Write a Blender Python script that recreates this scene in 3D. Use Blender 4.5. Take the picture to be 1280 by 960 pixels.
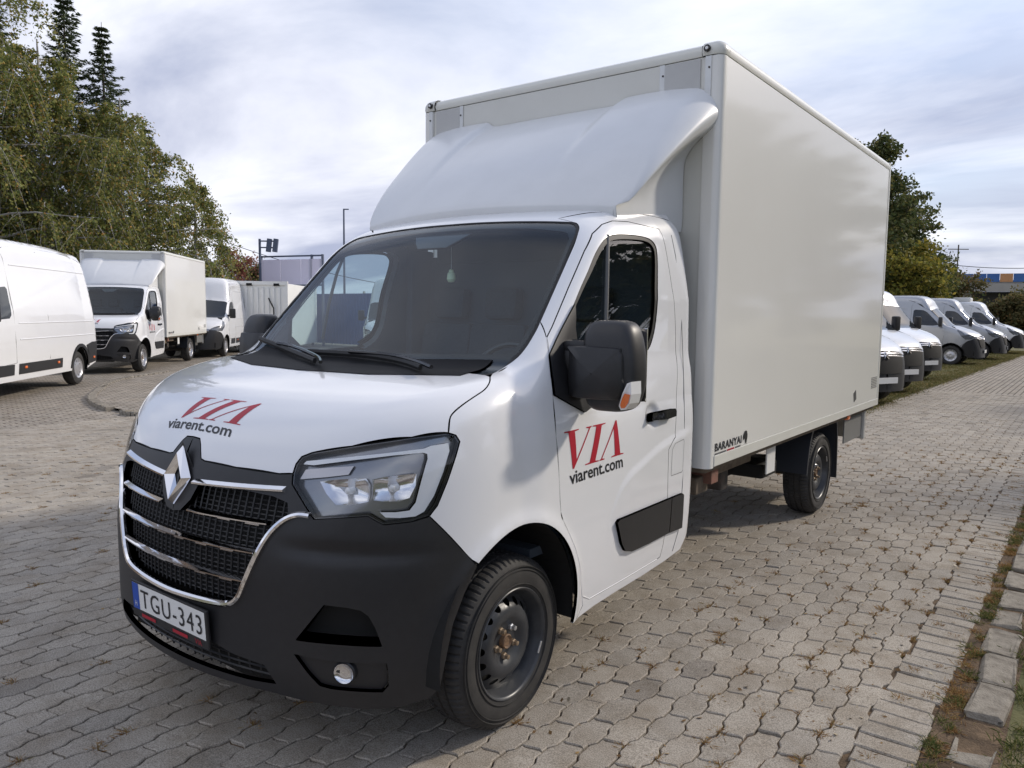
import bpy, bmesh, math, random
import numpy as np
from mathutils import Vector, Matrix
from mathutils.geometry import delaunay_2d_cdt

for o in list(bpy.data.objects):
    bpy.data.objects.remove(o, do_unlink=True)
scene = bpy.context.scene
COL = scene.collection
rng = np.random.default_rng(7)
random.seed(7)
R_ = math.radians

# ------------------------------------------------------------------ camera
CAM = np.array([2.7477, -2.3482, 1.6480])
FPX = 960.22                                   # focal length in pixels of a 1280 px wide picture
CM = np.array([[0.79480797, 0.60674841, 0.01169034],      # camera right, up, forward in world axes
               [-0.06547706, 0.06658846, 0.99562982],
               [-0.60331836, 0.79209996, -0.09265314]])
cd = bpy.data.cameras.new('camera')
cd.sensor_width = 36.0
cd.lens = FPX / 1280 * 36
cd.clip_start = 0.05
cd.clip_end = 3000
cam = bpy.data.objects.new('camera', cd)
COL.objects.link(cam)
cam.matrix_world = Matrix((
    (CM[0][0], CM[1][0], -CM[2][0], CAM[0]),
    (CM[0][1], CM[1][1], -CM[2][1], CAM[1]),
    (CM[0][2], CM[1][2], -CM[2][2], CAM[2]),
    (0, 0, 0, 1)))
scene.camera = cam

# ------------------------------------------------------------------ sky, sun, exposure
SUN_EL, SUN_AZ = R_(31), R_(57)                # azimuth measured from +x towards +y
w = bpy.data.worlds.new('World')
scene.world = w
w.use_nodes = True
nt = w.node_tree
nt.nodes.clear()
N = nt.nodes.new
L = nt.links.new
out = N('ShaderNodeOutputWorld')
bg = N('ShaderNodeBackground')
bg.inputs['Strength'].default_value = 0.15
sky = N('ShaderNodeTexSky')
sky.sky_type = 'NISHITA'
sky.sun_disc = False
sky.sun_elevation = SUN_EL
sky.sun_rotation = math.pi / 2 - SUN_AZ
sky.air_density = 1.0
sky.dust_density = 1.6
sky.ozone_density = 1.5
tc = N('ShaderNodeTexCoord')
sep = N('ShaderNodeSeparateXYZ')
L(tc.outputs['Generated'], sep.inputs[0])
# flat cloud deck: project the view direction on a high plane
zc = N('ShaderNodeMath'); zc.operation = 'MAXIMUM'; zc.inputs[1].default_value = 0.0
L(sep.outputs['Z'], zc.inputs[0])
za = N('ShaderNodeMath'); za.operation = 'ADD'; za.inputs[1].default_value = 0.16
L(zc.outputs[0], za.inputs[0])
dx = N('ShaderNodeMath'); dx.operation = 'DIVIDE'
dy = N('ShaderNodeMath'); dy.operation = 'DIVIDE'
L(sep.outputs['X'], dx.inputs[0]); L(za.outputs[0], dx.inputs[1])
L(sep.outputs['Y'], dy.inputs[0]); L(za.outputs[0], dy.inputs[1])
cmb = N('ShaderNodeCombineXYZ')
L(dx.outputs[0], cmb.inputs[0]); L(dy.outputs[0], cmb.inputs[1])
def cloud(scale, rot, sx, detail, rough, dist):
    mp = N('ShaderNodeMapping')
    mp.inputs['Rotation'].default_value = (0, 0, rot)
    mp.inputs['Scale'].default_value = (scale * sx, scale, scale)
    L(cmb.outputs[0], mp.inputs[0])
    n = N('ShaderNodeTexNoise')
    n.inputs['Scale'].default_value = 1.0
    n.inputs['Detail'].default_value = detail
    n.inputs['Roughness'].default_value = rough
    n.inputs['Distortion'].default_value = dist
    L(mp.outputs[0], n.inputs['Vector'])
    return n.outputs['Fac']
def ramp(src, stops):
    r = N('ShaderNodeValToRGB')
    el = r.color_ramp.elements
    while len(el) < len(stops):
        el.new(0.5)
    for e, (p_, c_) in zip(el, stops):
        e.position = p_
        e.color = (c_[0], c_[1], c_[2], 1) if hasattr(c_, '__len__') else (c_, c_, c_, 1)
    L(src, r.inputs[0])
    return r.outputs[0]
c1 = ramp(cloud(0.55, 0.5, 0.45, 7, 0.52, 0.5), [(0.34, 0.0), (0.60, 1.0)])        # broad veil
c2 = ramp(cloud(0.85, 0.75, 0.5, 9, 0.55, 0.35), [(0.45, 0.0), (0.66, 1.0)])        # brighter streaks
veil = N('ShaderNodeMixRGB'); veil.inputs['Color2'].default_value = (2.15, 2.36, 3.15, 1)
vf = N('ShaderNodeMath'); vf.operation = 'MULTIPLY_ADD'; vf.inputs[1].default_value = 0.45; vf.inputs[2].default_value = 0.36
L(c1, vf.inputs[0])
hz = N('ShaderNodeMapRange')                    # the cloud deck is seen edge-on and closes towards the horizon
hz.inputs['From Min'].default_value = 0.0; hz.inputs['From Max'].default_value = 0.42
hz.inputs['To Min'].default_value = 0.42; hz.inputs['To Max'].default_value = 0.0
L(zc.outputs[0], hz.inputs['Value'])
va = N('ShaderNodeMath'); va.operation = 'ADD'; va.use_clamp = True
L(vf.outputs[0], va.inputs[0]); L(hz.outputs[0], va.inputs[1])
L(va.outputs[0], veil.inputs['Fac'])
L(sky.outputs[0], veil.inputs['Color1'])
bright = N('ShaderNodeMixRGB'); bright.inputs['Color2'].default_value = (5.7, 5.75, 6.1, 1)
bf = N('ShaderNodeMath'); bf.operation = 'MULTIPLY'; bf.inputs[1].default_value = 0.85
L(c2, bf.inputs[0])
L(bf.outputs[0], bright.inputs['Fac'])
L(veil.outputs[0], bright.inputs['Color1'])
L(bright.outputs[0], bg.inputs['Color'])
L(bg.outputs[0], out.inputs['Surface'])

sd = bpy.data.lights.new('sun', 'SUN')
sd.energy = 1.8
sd.angle = R_(3.5)
sd.color = (1.0, 0.91, 0.79)
sun = bpy.data.objects.new('sun', sd)
COL.objects.link(sun)
sv = Vector((math.cos(SUN_EL) * math.cos(SUN_AZ), math.cos(SUN_EL) * math.sin(SUN_AZ), math.sin(SUN_EL)))
sun.rotation_euler = sv.to_track_quat('Z', 'Y').to_euler()
sun.location = (10, 15, 20)

scene.view_settings.view_transform = 'Standard'
scene.view_settings.look = 'None'
scene.view_settings.gamma = 1.0
scene.view_settings.use_curve_mapping = False
scene.view_settings.exposure = 0.56
scene.render.engine = 'CYCLES'
scene.cycles.max_bounces = 8
scene.cycles.transparent_max_bounces = 16
# ------------------------------------------------------------------ materials
MATS = {}
def mat(name, color=(.8, .8, .8), rough=.5, metal=0., coat=0., coat_rough=.03, spec=.5, noise=None, bump=None,
        emit=None, alpha=None, trans=None):
    """noise=(scale, amount[, colour2]) varies the base colour; bump=(scale, strength, distance)."""
    if name in MATS:
        return MATS[name]
    m = bpy.data.materials.new(name)
    m.use_nodes = True
    t = m.node_tree
    b = t.nodes['Principled BSDF']
    b.inputs['Base Color'].default_value = (*color, 1)
    b.inputs['Roughness'].default_value = rough
    b.inputs['Metallic'].default_value = metal
    b.inputs['Coat Weight'].default_value = coat
    b.inputs['Coat Roughness'].default_value = coat_rough
    b.inputs['Specular IOR Level'].default_value = spec
    tcn = t.nodes.new('ShaderNodeTexCoord')
    if noise:
        n = t.nodes.new('ShaderNodeTexNoise')
        n.inputs['Scale'].default_value = noise[0]
        n.inputs['Detail'].default_value = 6
        n.inputs['Roughness'].default_value = .6
        t.links.new(tcn.outputs['Object'], n.inputs['Vector'])
        mx = t.nodes.new('ShaderNodeMixRGB')
        c2 = noise[2] if len(noise) > 2 else tuple(c * .55 for c in color)
        mx.inputs['Color1'].default_value = (*color, 1)
        mx.inputs['Color2'].default_value = (*c2, 1)
        mr = t.nodes.new('ShaderNodeMapRange')
        mr.inputs['From Min'].default_value = .42
        mr.inputs['From Max'].default_value = .72
        mr.inputs['To Max'].default_value = noise[1]
        t.links.new(n.outputs['Fac'], mr.inputs['Value'])
        t.links.new(mr.outputs[0], mx.inputs['Fac'])
        t.links.new(mx.outputs[0], b.inputs['Base Color'])
    if bump:
        n2 = t.nodes.new('ShaderNodeTexNoise')
        n2.inputs['Scale'].default_value = bump[0]
        n2.inputs['Detail'].default_value = 4
        t.links.new(tcn.outputs['Object'], n2.inputs['Vector'])
        bp = t.nodes.new('ShaderNodeBump')
        bp.inputs['Strength'].default_value = bump[1]
        bp.inputs['Distance'].default_value = bump[2]
        t.links.new(n2.outputs['Fac'], bp.inputs['Height'])
        t.links.new(bp.outputs[0], b.inputs['Normal'])
    if emit:
        b.inputs['Emission Color'].default_value = (*emit[0], 1)
        b.inputs['Emission Strength'].default_value = emit[1]
    MATS[name] = m
    return m

def glass(name, tint, rough=0.0, dust=0., refl=1.0):
    """thin pane: tinted see-through layer under a Fresnel reflection"""
    if name in MATS:
        return MATS[name]
    m = bpy.data.materials.new(name)
    m.use_nodes = True
    t = m.node_tree
    t.nodes.clear()
    o = t.nodes.new('ShaderNodeOutputMaterial')
    tr = t.nodes.new('ShaderNodeBsdfTransparent'); tr.inputs[0].default_value = (*tint, 1)
    gl = t.nodes.new('ShaderNodeBsdfGlossy'); gl.inputs['Roughness'].default_value = rough
    fr = t.nodes.new('ShaderNodeFresnel')
    ge = t.nodes.new('ShaderNodeNewGeometry')          # same reflectance from both sides of the thin pane
    io = t.nodes.new('ShaderNodeMapRange')
    io.inputs['To Min'].default_value = 1.55; io.inputs['To Max'].default_value = 1 / 1.55
    t.links.new(ge.outputs['Backfacing'], io.inputs['Value'])
    t.links.new(io.outputs[0], fr.inputs['IOR'])
    mx = t.nodes.new('ShaderNodeMixShader')
    rs = t.nodes.new('ShaderNodeMath'); rs.operation = 'MULTIPLY'; rs.use_clamp = True; rs.inputs[1].default_value = refl   # both faces of the pane reflect
    t.links.new(fr.outputs[0], rs.inputs[0])
    t.links.new(rs.outputs[0], mx.inputs[0])
    t.links.new(tr.outputs[0], mx.inputs[1])
    t.links.new(gl.outputs[0], mx.inputs[2])
    if dust:
        df = t.nodes.new('ShaderNodeBsdfDiffuse'); df.inputs[0].default_value = (.62, .68, .74, 1)
        m2 = t.nodes.new('ShaderNodeMixShader'); m2.inputs[0].default_value = dust
        t.links.new(mx.outputs[0], m2.inputs[1]); t.links.new(df.outputs[0], m2.inputs[2])
        mx = m2
    t.links.new(mx.outputs[0], o.inputs[0])
    MATS[name] = m
    return m

paint = mat('white paint', (.79, .795, .81), .26, coat=1., coat_rough=.02, noise=(2.2, .14, (.66, .655, .64)))
cream = mat('cream box panel', (.76, .752, .715), .32, coat=.6, coat_rough=.07, noise=(1.3, .25, (.69, .68, .64)), bump=(1.6, .10, .03))
box_front = mat('grey white box front', (.66, .655, .61), .38, coat=.2, coat_rough=.2, noise=(3, .35, (.56, .55, .5)))
alu = mat('aluminium trim', (.62, .62, .60), .38, metal=.6, noise=(8, .4, (.4, .4, .4)))
rail_m = mat('rail paint', (.68, .675, .62), .33, coat=.3, coat_rough=.1, noise=(5, .3, (.58, .57, .52)))
fair_m = mat('fairing plastic', (.70, .71, .72), .36, coat=.35, coat_rough=.15, noise=(6, .35, (.62, .63, .64)))
blackp = mat('black plastic', (.018, .018, .020), .43, noise=(30, .5, (.024, .024, .026)), bump=(900, .12, .0008))
blackg = mat('gloss black', (.012, .012, .014), .16)
rubber = mat('seal rubber', (.012, .012, .012), .6)
void_m = mat('dark cavity', (.006, .006, .006), .8)
chrome = mat('chrome', (.86, .86, .88), .07, metal=1.)
chrome2 = mat('satin chrome', (.84, .84, .86), .14, metal=1.)
tyre_m = mat('tyre rubber', (.024, .023, .022), .72, noise=(14, .7, (.05, .046, .042)), bump=(160, .15, .002))
rim_m = mat('black steel rim', (.030, .032, .036), .36, noise=(9, .6, (.075, .078, .08)), bump=(50, .06, .002))
silver_rim = mat('silver wheel cover', (.5, .5, .52), .32, metal=.6)
rust = mat('rusty steel', (.20, .115, .06), .75, noise=(60, .9, (.07, .045, .03)))
bolt_m = mat('rusty bolt', (.30, .225, .15), .55, metal=.4, noise=(70, .8, (.13, .08, .04)))
zinc = mat('zinc bolt', (.6, .6, .6), .35, metal=.8)
steel_d = mat('chassis steel', (.045, .042, .04), .7, noise=(12, .8, (.12, .09, .07)))
wood_m = mat('weathered timber', (.16, .125, .09), .8, noise=(18, .8, (.07, .055, .04)), bump=(40, .4, .004))
orange = mat('orange marker', (.75, .16, .03), .25, coat=.6)
red_d = mat('red decal', (.40, .012, .03), .4)
red_h = mat('red decal bonnet', (.40, .012, .03), .4)
blk_d = mat('black decal', (.015, .015, .018), .4)
grey_d = mat('grey decal', (.14, .14, .14), .5)
white_p = mat('plate white', (.78, .78, .76), .35)
blue_p = mat('plate blue', (.012, .075, .42), .35)
trim_d = mat('cabin trim', (.060, .075, .095), .65)
seat_m = mat('seat cloth', (.045, .052, .064), .85, noise=(60, .5))
lens_c = glass('headlamp lens', (.93, .94, .95))
ws_glass = glass('windscreen glass', (.76, .90, .96), dust=.002, refl=1.15)
side_glass = glass('side glass', (.60, .68, .67), dust=.004, refl=1.6)
frit = mat('black glass border', (.006, .006, .007), .35, spec=.2)
white_l = mat('white lamp lens', (.8, .8, .8), .2, coat=.8)
lamp_grey = mat('lamp bowl grey', (.30, .305, .32), .18, metal=.75)
lamp_in = mat('lamp housing', (.06, .062, .066), .14, coat=.5)

# ------------------------------------------------------------------ object helpers
def link(o, parent=None):
    COL.objects.link(o)
    if parent is not None:
        o.parent = parent
    return o

def tag(o, label=None, cat=None, group=None, kind=None):
    if label: o['label'] = label
    if cat: o['category'] = cat
    if group: o['group'] = group
    if kind: o['kind'] = kind
    return o

def empty(name, loc=(0, 0, 0), rz=0., parent=None):
    o = bpy.data.objects.new(name, None)
    o.empty_display_size = .2
    o.location = loc
    o.rotation_euler = (0, 0, rz)
    return link(o, parent)

def mesh(name, v, f, m, parent=None, smooth=True, normals=None, sharp=None):
    me = bpy.data.meshes.new(name)
    me.from_pydata([tuple(map(float, q)) for q in v], [], [tuple(map(int, q)) for q in f])
    if isinstance(m, (list, tuple)):
        for q in m: me.materials.append(q)
    else:
        me.materials.append(m)
    if smooth:
        me.polygons.foreach_set('use_smooth', [True] * len(me.polygons))
    if sharp is not None:
        me.set_sharp_from_angle(angle=R_(sharp))
    if normals is not None:
        me.normals_split_custom_set_from_vertices([tuple(map(float, q)) for q in normals])
    me.update()
    return link(bpy.data.objects.new(name, me), parent)

class MB:
    """collects simple shapes that become one mesh"""
    def __init__(s): s.v, s.f = [], []
    def add(s, v, f):
        o = len(s.v)
        s.v += [tuple(map(float, q)) for q in v]
        s.f += [tuple(int(i) + o for i in q) for q in f]
        return s
    def box(s, c, d, rz=0., bev=0., rx=0., ry=0.):
        x, y, z = d[0] / 2, d[1] / 2, d[2] / 2
        b = min(bev, x * .9, y * .9, z * .9)
        rot = Matrix.Rotation(rz, 3, 'Z') @ Matrix.Rotation(ry, 3, 'Y') @ Matrix.Rotation(rx, 3, 'X')
        if b <= 0:
            v = [(i * x, j * y, k * z) for i in (-1, 1) for j in (-1, 1) for k in (-1, 1)]
            f = [(0, 1, 3, 2), (4, 6, 7, 5), (0, 4, 5, 1), (2, 3, 7, 6), (0, 2, 6, 4), (1, 5, 7, 3)]
        else:
            bm = bmesh.new()
            bmesh.ops.create_cube(bm, size=1)
            for q in bm.verts: q.co = Vector((q.co.x * 2 * x, q.co.y * 2 * y, q.co.z * 2 * z))
            bmesh.ops.bevel(bm, geom=bm.edges[:], offset=b, segments=2, profile=.6, affect='EDGES')
            bm.verts.ensure_lookup_table()
            v = [tuple(q.co) for q in bm.verts]
            f = [tuple(q.index for q in fc.verts) for fc in bm.faces]
            bm.free()
        v = [tuple(rot @ Vector(q) + Vector(c)) for q in v]
        return s.add(v, f)
    def tube(s, path, r, n=8, caps=True, flat=1.):
        P = np.array(path, float)
        rr = np.broadcast_to(np.array(r, float), (len(P),))
        T = np.gradient(P, axis=0)
        T /= np.linalg.norm(T, axis=1)[:, None] + 1e-12
        up = np.array([0, 0, 1.]) if abs(T[0][2]) < .9 else np.array([1., 0, 0])
        a = np.cross(T[0], up); a /= np.linalg.norm(a)
        v = []
        for i in range(len(P)):
            a = a - T[i] * np.dot(a, T[i]); a /= np.linalg.norm(a)
            b = np.cross(T[i], a)
            for k in range(n):
                q = 2 * math.pi * k / n
                v.append(P[i] + rr[i] * (math.cos(q) * a + flat * math.sin(q) * b))
        f = [(i * n + k, i * n + (k + 1) % n, (i + 1) * n + (k + 1) % n, (i + 1) * n + k)
             for i in range(len(P) - 1) for k in range(n)]
        if caps:
            f += [tuple(range(n - 1, -1, -1)), tuple((len(P) - 1) * n + k for k in range(n))]
        return s.add(v, f)
    def lathe(s, prof, n=32, axis='x', c=(0, 0, 0), a0=0., a1=2 * math.pi):
        """prof: (axial, radius) list"""
        full = abs(a1 - a0 - 2 * math.pi) < 1e-6
        m = n if full else n + 1
        v = []
        for (h, r) in prof:
            for k in range(m):
                q = a0 + (a1 - a0) * k / n
                u, t = r * math.cos(q), r * math.sin(q)
                p_ = {'x': (h, u, t), 'y': (u, h, t), 'z': (u, t, h)}[axis]
                v.append((p_[0] + c[0], p_[1] + c[1], p_[2] + c[2]))
        f = []
        for i in range(len(prof) - 1):
            for k in range(n if full else m - 1):
                k2 = (k + 1) % m
                f.append((i * m + k, i * m + k2, (i + 1) * m + k2, (i + 1) * m + k))
        return s.add(v, f)
    def prism(s, poly, z0, z1):
        n = len(poly)
        v = [(x, y, z0) for x, y in poly] + [(x, y, z1) for x, y in poly]
        f = [tuple(range(n - 1, -1, -1)), tuple(range(n, 2 * n))] + [(i, (i + 1) % n, n + (i + 1) % n, n + i) for i in range(n)]
        return s.add(v, f)
    def build(s, name, m, parent=None, smooth=False, sharp=35):
        o = mesh(name, s.v, s.f, m, parent, smooth=True if smooth else False, sharp=sharp if smooth else None)
        return o

def grid_mesh(name, G, m, parent=None, closed=False, flip=False, sharp=None):
    """G: (rows, cols, 3) lattice"""
    G = np.array(G, float)
    a, b, _ = G.shape
    v = G.reshape(-1, 3)
    f = []
    for i in range(a - 1):
        for j in range(b if closed else b - 1):
            q = (i * b + j, i * b + (j + 1) % b, (i + 1) * b + (j + 1) % b, (i + 1) * b + j)
            f.append(q[::-1] if flip else q)
    return mesh(name, v, f, m, parent, sharp=sharp)

def copy_tree(o, parent=None, skip=()):
    if o.name.split('.')[0] in skip:
        return None
    c = o.copy()
    COL.objects.link(c)
    c.parent = parent
    for ch in list(o.children):
        copy_tree(ch, c, skip)
    return c

def cspline(xs, ys):
    """natural cubic spline as a vectorised function, linear outside"""
    xs = np.array(xs, float); ys = np.array(ys, float)
    n = len(xs); h = np.diff(xs)
    A = np.zeros((n, n)); r = np.zeros(n)
    A[0, 0] = A[-1, -1] = 1
    for i in range(1, n - 1):
        A[i, i - 1], A[i, i], A[i, i + 1] = h[i - 1], 2 * (h[i - 1] + h[i]), h[i]
        r[i] = 6 * ((ys[i + 1] - ys[i]) / h[i] - (ys[i] - ys[i - 1]) / h[i - 1])
    M2 = np.linalg.solve(A, r)
    def f(x):
        x = np.asarray(x, float)
        xc = np.clip(x, xs[0], xs[-1])
        i = np.clip(np.searchsorted(xs, xc) - 1, 0, n - 2)
        t0 = xs[i + 1] - xc; t1 = xc - xs[i]
        y = (M2[i] * t0 ** 3 + M2[i + 1] * t1 ** 3) / (6 * h[i]) + (ys[i] / h[i] - M2[i] * h[i] / 6) * t0 + (ys[i + 1] / h[i] - M2[i + 1] * h[i] / 6) * t1
        s0 = (ys[1] - ys[0]) / h[0] - h[0] * (2 * M2[0] + M2[1]) / 6
        s1 = (ys[-1] - ys[-2]) / h[-1] + h[-1] * (2 * M2[-1] + M2[-2]) / 6
        return y + np.where(x < xs[0], (x - xs[0]) * s0, 0) + np.where(x > xs[-1], (x - xs[-1]) * s1, 0)
    return f

# ------------------------------------------------------------------ body surfaces as implicit functions
def smax(a, b, k):
    h = np.maximum(k - np.abs(a - b), 0) / k
    return np.maximum(a, b) + h * h * k * .25
def smin(a, b, k):
    return -smax(-a, -b, k)

def grad(F, P, e=1e-4):
    g = np.stack([(F(P + d) - F(P - d)) for d in np.eye(3) * e], 1)
    return g / (np.linalg.norm(g, axis=1)[:, None] + 1e-12)

def hit(F, O, D, t0, t1, n=140):
    """first crossing of F = 0 along O + t D (vectorised); nan where nothing is hit"""
    O = np.array(np.broadcast_to(np.asarray(O, float), D.shape))
    D = np.array(D, float)
    t = np.full(len(D), float(t0))
    act = np.arange(len(D))
    for _ in range(70):
        f = F(O[act] + D[act] * t[act][:, None])
        t[act] += np.clip(f * .85, -.02, .4)
        act = act[(np.abs(f) > 1e-5) & (t[act] < t1)]
        if not len(act): break
    X = O + D * t[:, None]
    bad = (np.abs(F(X)) > 2e-4)
    if not bad.any(): return X
    X[bad] = hit_slow(F, O[bad], D[bad], t0, t1, n)
    return X

def hit_slow(F, O, D, t0, t1, n=140):
    ts = np.linspace(t0, t1, n)
    prev = F(O + D * t0)
    lo = np.full(len(D), np.nan); hi = lo.copy()
    for a, b in zip(ts[:-1], ts[1:]):
        cur = F(O + D * b)
        m = np.isnan(lo) & (prev > 0) & (cur <= 0)
        lo[m], hi[m] = a, b
        prev = cur
    for _ in range(26):
        mid = (lo + hi) / 2
        v = F(O + D * np.nan_to_num(mid)[:, None]) > 0
        lo = np.where(v, mid, lo); hi = np.where(v, hi, mid)
    return O + D * ((lo + hi) / 2)[:, None]

def pix_rays(px):
    px = np.array(px, float)
    d = np.stack([(px[:, 0] - 640) / FPX, -(px[:, 1] - 480) / FPX, np.ones(len(px))], 1) @ CM
    return d / np.linalg.norm(d, axis=1)[:, None]

def P_on(F, px):
    """photo directions met with the body surface"""
    return hit(F, CAM, pix_rays(px), 1.2, 7.5, 400)

def resample(loop, h, closed=True):
    P = np.array(loop, float)
    Q = np.vstack([P, P[:1]]) if closed else P
    outp = []
    for a, b in zip(Q[:-1], Q[1:]):
        n = max(1, int(round(np.linalg.norm(b - a) / h)))
        for k in range(n):
            outp.append(a + (b - a) * k / n)
    if not closed: outp.append(Q[-1])
    return np.array(outp)

def smooth_loop(pts, n=4, closed=True):
    """Catmull-Rom through the points"""
    P = np.array(pts, float)
    m = len(P)
    o = []
    for i in range(m if closed else m - 1):
        p0, p1, p2, p3 = (P[(i - 1) % m], P[i], P[(i + 1) % m], P[(i + 2) % m]) if closed else \
            (P[max(i - 1, 0)], P[i], P[i + 1], P[min(i + 2, m - 1)])
        for k in range(n):
            t = k / n
            o.append(.5 * ((2 * p1) + (-p0 + p2) * t + (2 * p0 - 5 * p1 + 4 * p2 - p3) * t * t + (-p0 + 3 * p1 - 3 * p2 + p3) * t ** 3))
    if not closed: o.append(P[-1])
    return np.array(o)

def inside(pts, loops):
    x, y = pts[:, 0], pts[:, 1]
    r = np.zeros(len(pts), bool)
    for lp in loops:
        a = lp; b = np.roll(lp, -1, 0)
        for (x0, y0), (x1, y1) in zip(a, b):
            if y0 == y1: continue
            c = ((y0 > y) != (y1 > y)) & (x < (x1 - x0) * (y - y0) / (y1 - y0) + x0)
            r ^= c
    return r

def shrink(lp, d):
    """move a 2D loop inwards by d (sign by orientation)"""
    area = .5 * np.sum(lp[:, 0] * np.roll(lp[:, 1], -1) - np.roll(lp[:, 0], -1) * lp[:, 1])
    t = np.roll(lp, -1, 0) - np.roll(lp, 1, 0)
    t /= np.linalg.norm(t, axis=1)[:, None] + 1e-9
    n = np.stack([-t[:, 1], t[:, 0]], 1) * (1 if area > 0 else -1)
    return lp + n * d

def frame(d):
    d = np.array(d, float); d /= np.linalg.norm(d)
    u = np.cross(d, [0, 0, 1.]) if abs(d[2]) < .95 else np.cross(d, [0, 1., 0])
    u /= np.linalg.norm(u)
    return u, np.cross(u, d), d

def surf(F, loops3, d, h=.02, hb=.012, off=0., gap=0., lip=.012, lips=None, lip_back=None):
    """vertices, faces, normals of the piece of surface F = 0 seen along d inside the 3D loops (first = outside)"""
    u, v, d = frame(d)
    B = np.stack([u, v], 1)
    l2 = []
    for i, lp in enumerate(loops3):
        q = resample(np.array(lp, float) @ B, hb)
        if gap: q = shrink(q, gap if i == 0 else -gap)
        l2.append(q)
    mn, mx = l2[0].min(0), l2[0].max(0)
    gx, gy = np.meshgrid(np.arange(mn[0] + h * .5, mx[0], h), np.arange(mn[1] + h * .5, mx[1], h * .87))
    gx[1::2] += h / 2
    G = np.stack([gx.ravel(), gy.ravel()], 1)
    G = G[inside(G, l2)]
    allb = np.vstack(l2)
    keep = np.ones(len(G), bool)
    for i in range(0, len(G), 4000):
        dd = ((G[i:i + 4000, None, :] - allb[None]) ** 2).sum(2).min(1)
        keep[i:i + 4000] = dd > (min(h, hb * 1.6) * .55) ** 2
    G = G[keep]
    pts = np.vstack([allb, G])
    edges = []; o = 0
    for q in l2:
        edges += [(o + i, o + (i + 1) % len(q)) for i in range(len(q))]
        o += len(q)
    vv, ee, ff, ov, oe, of = delaunay_2d_cdt([Vector(q) for q in pts], edges, [], 0, 1e-6)
    V2 = np.array([tuple(q) for q in vv])
    ff = [f for f in ff]
    cen = np.array([V2[list(f)].mean(0) for f in ff])
    ok = inside(cen, l2)
    ff = [f for f, k in zip(ff, ok) if k]
    c3 = np.array(loops3[0], float)
    dm = (c3 @ d)
    O = V2 @ B.T + np.outer(np.full(len(V2), dm.min() - .5), d)
    X = hit(F, O, np.broadcast_to(d, O.shape), 0, dm.max() - dm.min() + 1.0, 120)
    bad = np.isnan(X[:, 0])
    if bad.any():
        gi = np.where(~bad)[0]
        for i in np.where(bad)[0]:
            j = gi[np.argmin(((V2[gi] - V2[i]) ** 2).sum(1))]
            X[i] = X[j] + (V2[i] - V2[j]) @ B.T
    nrm = grad(F, X)
    X = X + nrm * off
    # orientation so faces look outwards
    if len(ff):
        f0 = ff[len(ff) // 2]
        nn = np.cross(X[f0[1]] - X[f0[0]], X[f0[2]] - X[f0[0]])
        if nn @ nrm[f0[0]] < 0: ff = [tuple(reversed(f)) for f in ff]
    verts = list(X); norms = list(nrm); faces = list(ff)
    # turned-in edges
    o = 0
    for i, q in enumerate(l2):
        dep = lip if i == 0 else (lips[i - 1] if lips else lip)
        if dep:
            idx = [int(np.argmin(((V2 - p_) ** 2).sum(1))) for p_ in q]
            A = X[idx]; nA = nrm[idx]
            t = np.roll(A, -1, 0) - np.roll(A, 1, 0)
            lat = np.cross(t, nA); lat /= np.linalg.norm(lat, axis=1)[:, None] + 1e-9
            s = len(verts)
            Bk = A - nA * dep if dep < .03 else A + np.outer(np.full(len(A), dep), d)
            n_ = len(A)
            verts += list(A); verts += list(Bk)
            norms += list(lat); norms += list(lat)
            fl = [(s + k, s + (k + 1) % n_, s + n_ + (k + 1) % n_, s + n_ + k) for k in range(n_)]
            faces += fl
    return np.array(verts), faces, np.array(norms)

def panel(name, F, loops, d, m, parent=None, mirror=False, both=False, **k):
    v, f, n = surf(F, loops, d, **k)
    if both:
        v2 = v * [-1, 1, 1]; n2 = n * [-1, 1, 1]
        f2 = [tuple(i + len(v) for i in reversed(q)) for q in f]
        v = np.vstack([v, v2]); n = np.vstack([n, n2]); f = list(f) + f2
    elif mirror:
        v = v * [-1, 1, 1]; n = n * [-1, 1, 1]
        f = [tuple(reversed(q)) for q in f]
    return mesh(name, v, f, m, parent, normals=n)

def mir(P):
    return np.array(P) * np.array([-1, 1, 1])
# ================================================================== ground
def ground_mat(name, c1, c2, scale, rough=.9, bump=.3, c3=None):
    m = bpy.data.materials.new(name); m.use_nodes = True
    t = m.node_tree; b = t.nodes['Principled BSDF']
    b.inputs['Roughness'].default_value = rough
    b.inputs['Specular IOR Level'].default_value = .25
    g = t.nodes.new('ShaderNodeNewGeometry')
    n = t.nodes.new('ShaderNodeTexNoise'); n.inputs['Scale'].default_value = scale; n.inputs['Detail'].default_value = 8; n.inputs['Roughness'].default_value = .65
    t.links.new(g.outputs['Position'], n.inputs['Vector'])
    r = t.nodes.new('ShaderNodeValToRGB')
    r.color_ramp.elements[0].position = .35; r.color_ramp.elements[0].color = (*c1, 1)
    r.color_ramp.elements[1].position = .66; r.color_ramp.elements[1].color = (*c2, 1)
    if c3:
        e = r.color_ramp.elements.new(.5); e.color = (*c3, 1)
    t.links.new(n.outputs['Fac'], r.inputs[0])
    t.links.new(r.outputs[0], b.inputs['Base Color'])
    n2 = t.nodes.new('ShaderNodeTexNoise'); n2.inputs['Scale'].default_value = scale * 14; n2.inputs['Detail'].default_value = 5
    t.links.new(g.outputs['Position'], n2.inputs['Vector'])
    bp = t.nodes.new('ShaderNodeBump'); bp.inputs['Strength'].default_value = bump; bp.inputs['Distance'].default_value = .02
    t.links.new(n2.outputs['Fac'], bp.inputs['Height']); t.links.new(bp.outputs[0], b.inputs['Normal'])
    return m

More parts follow.
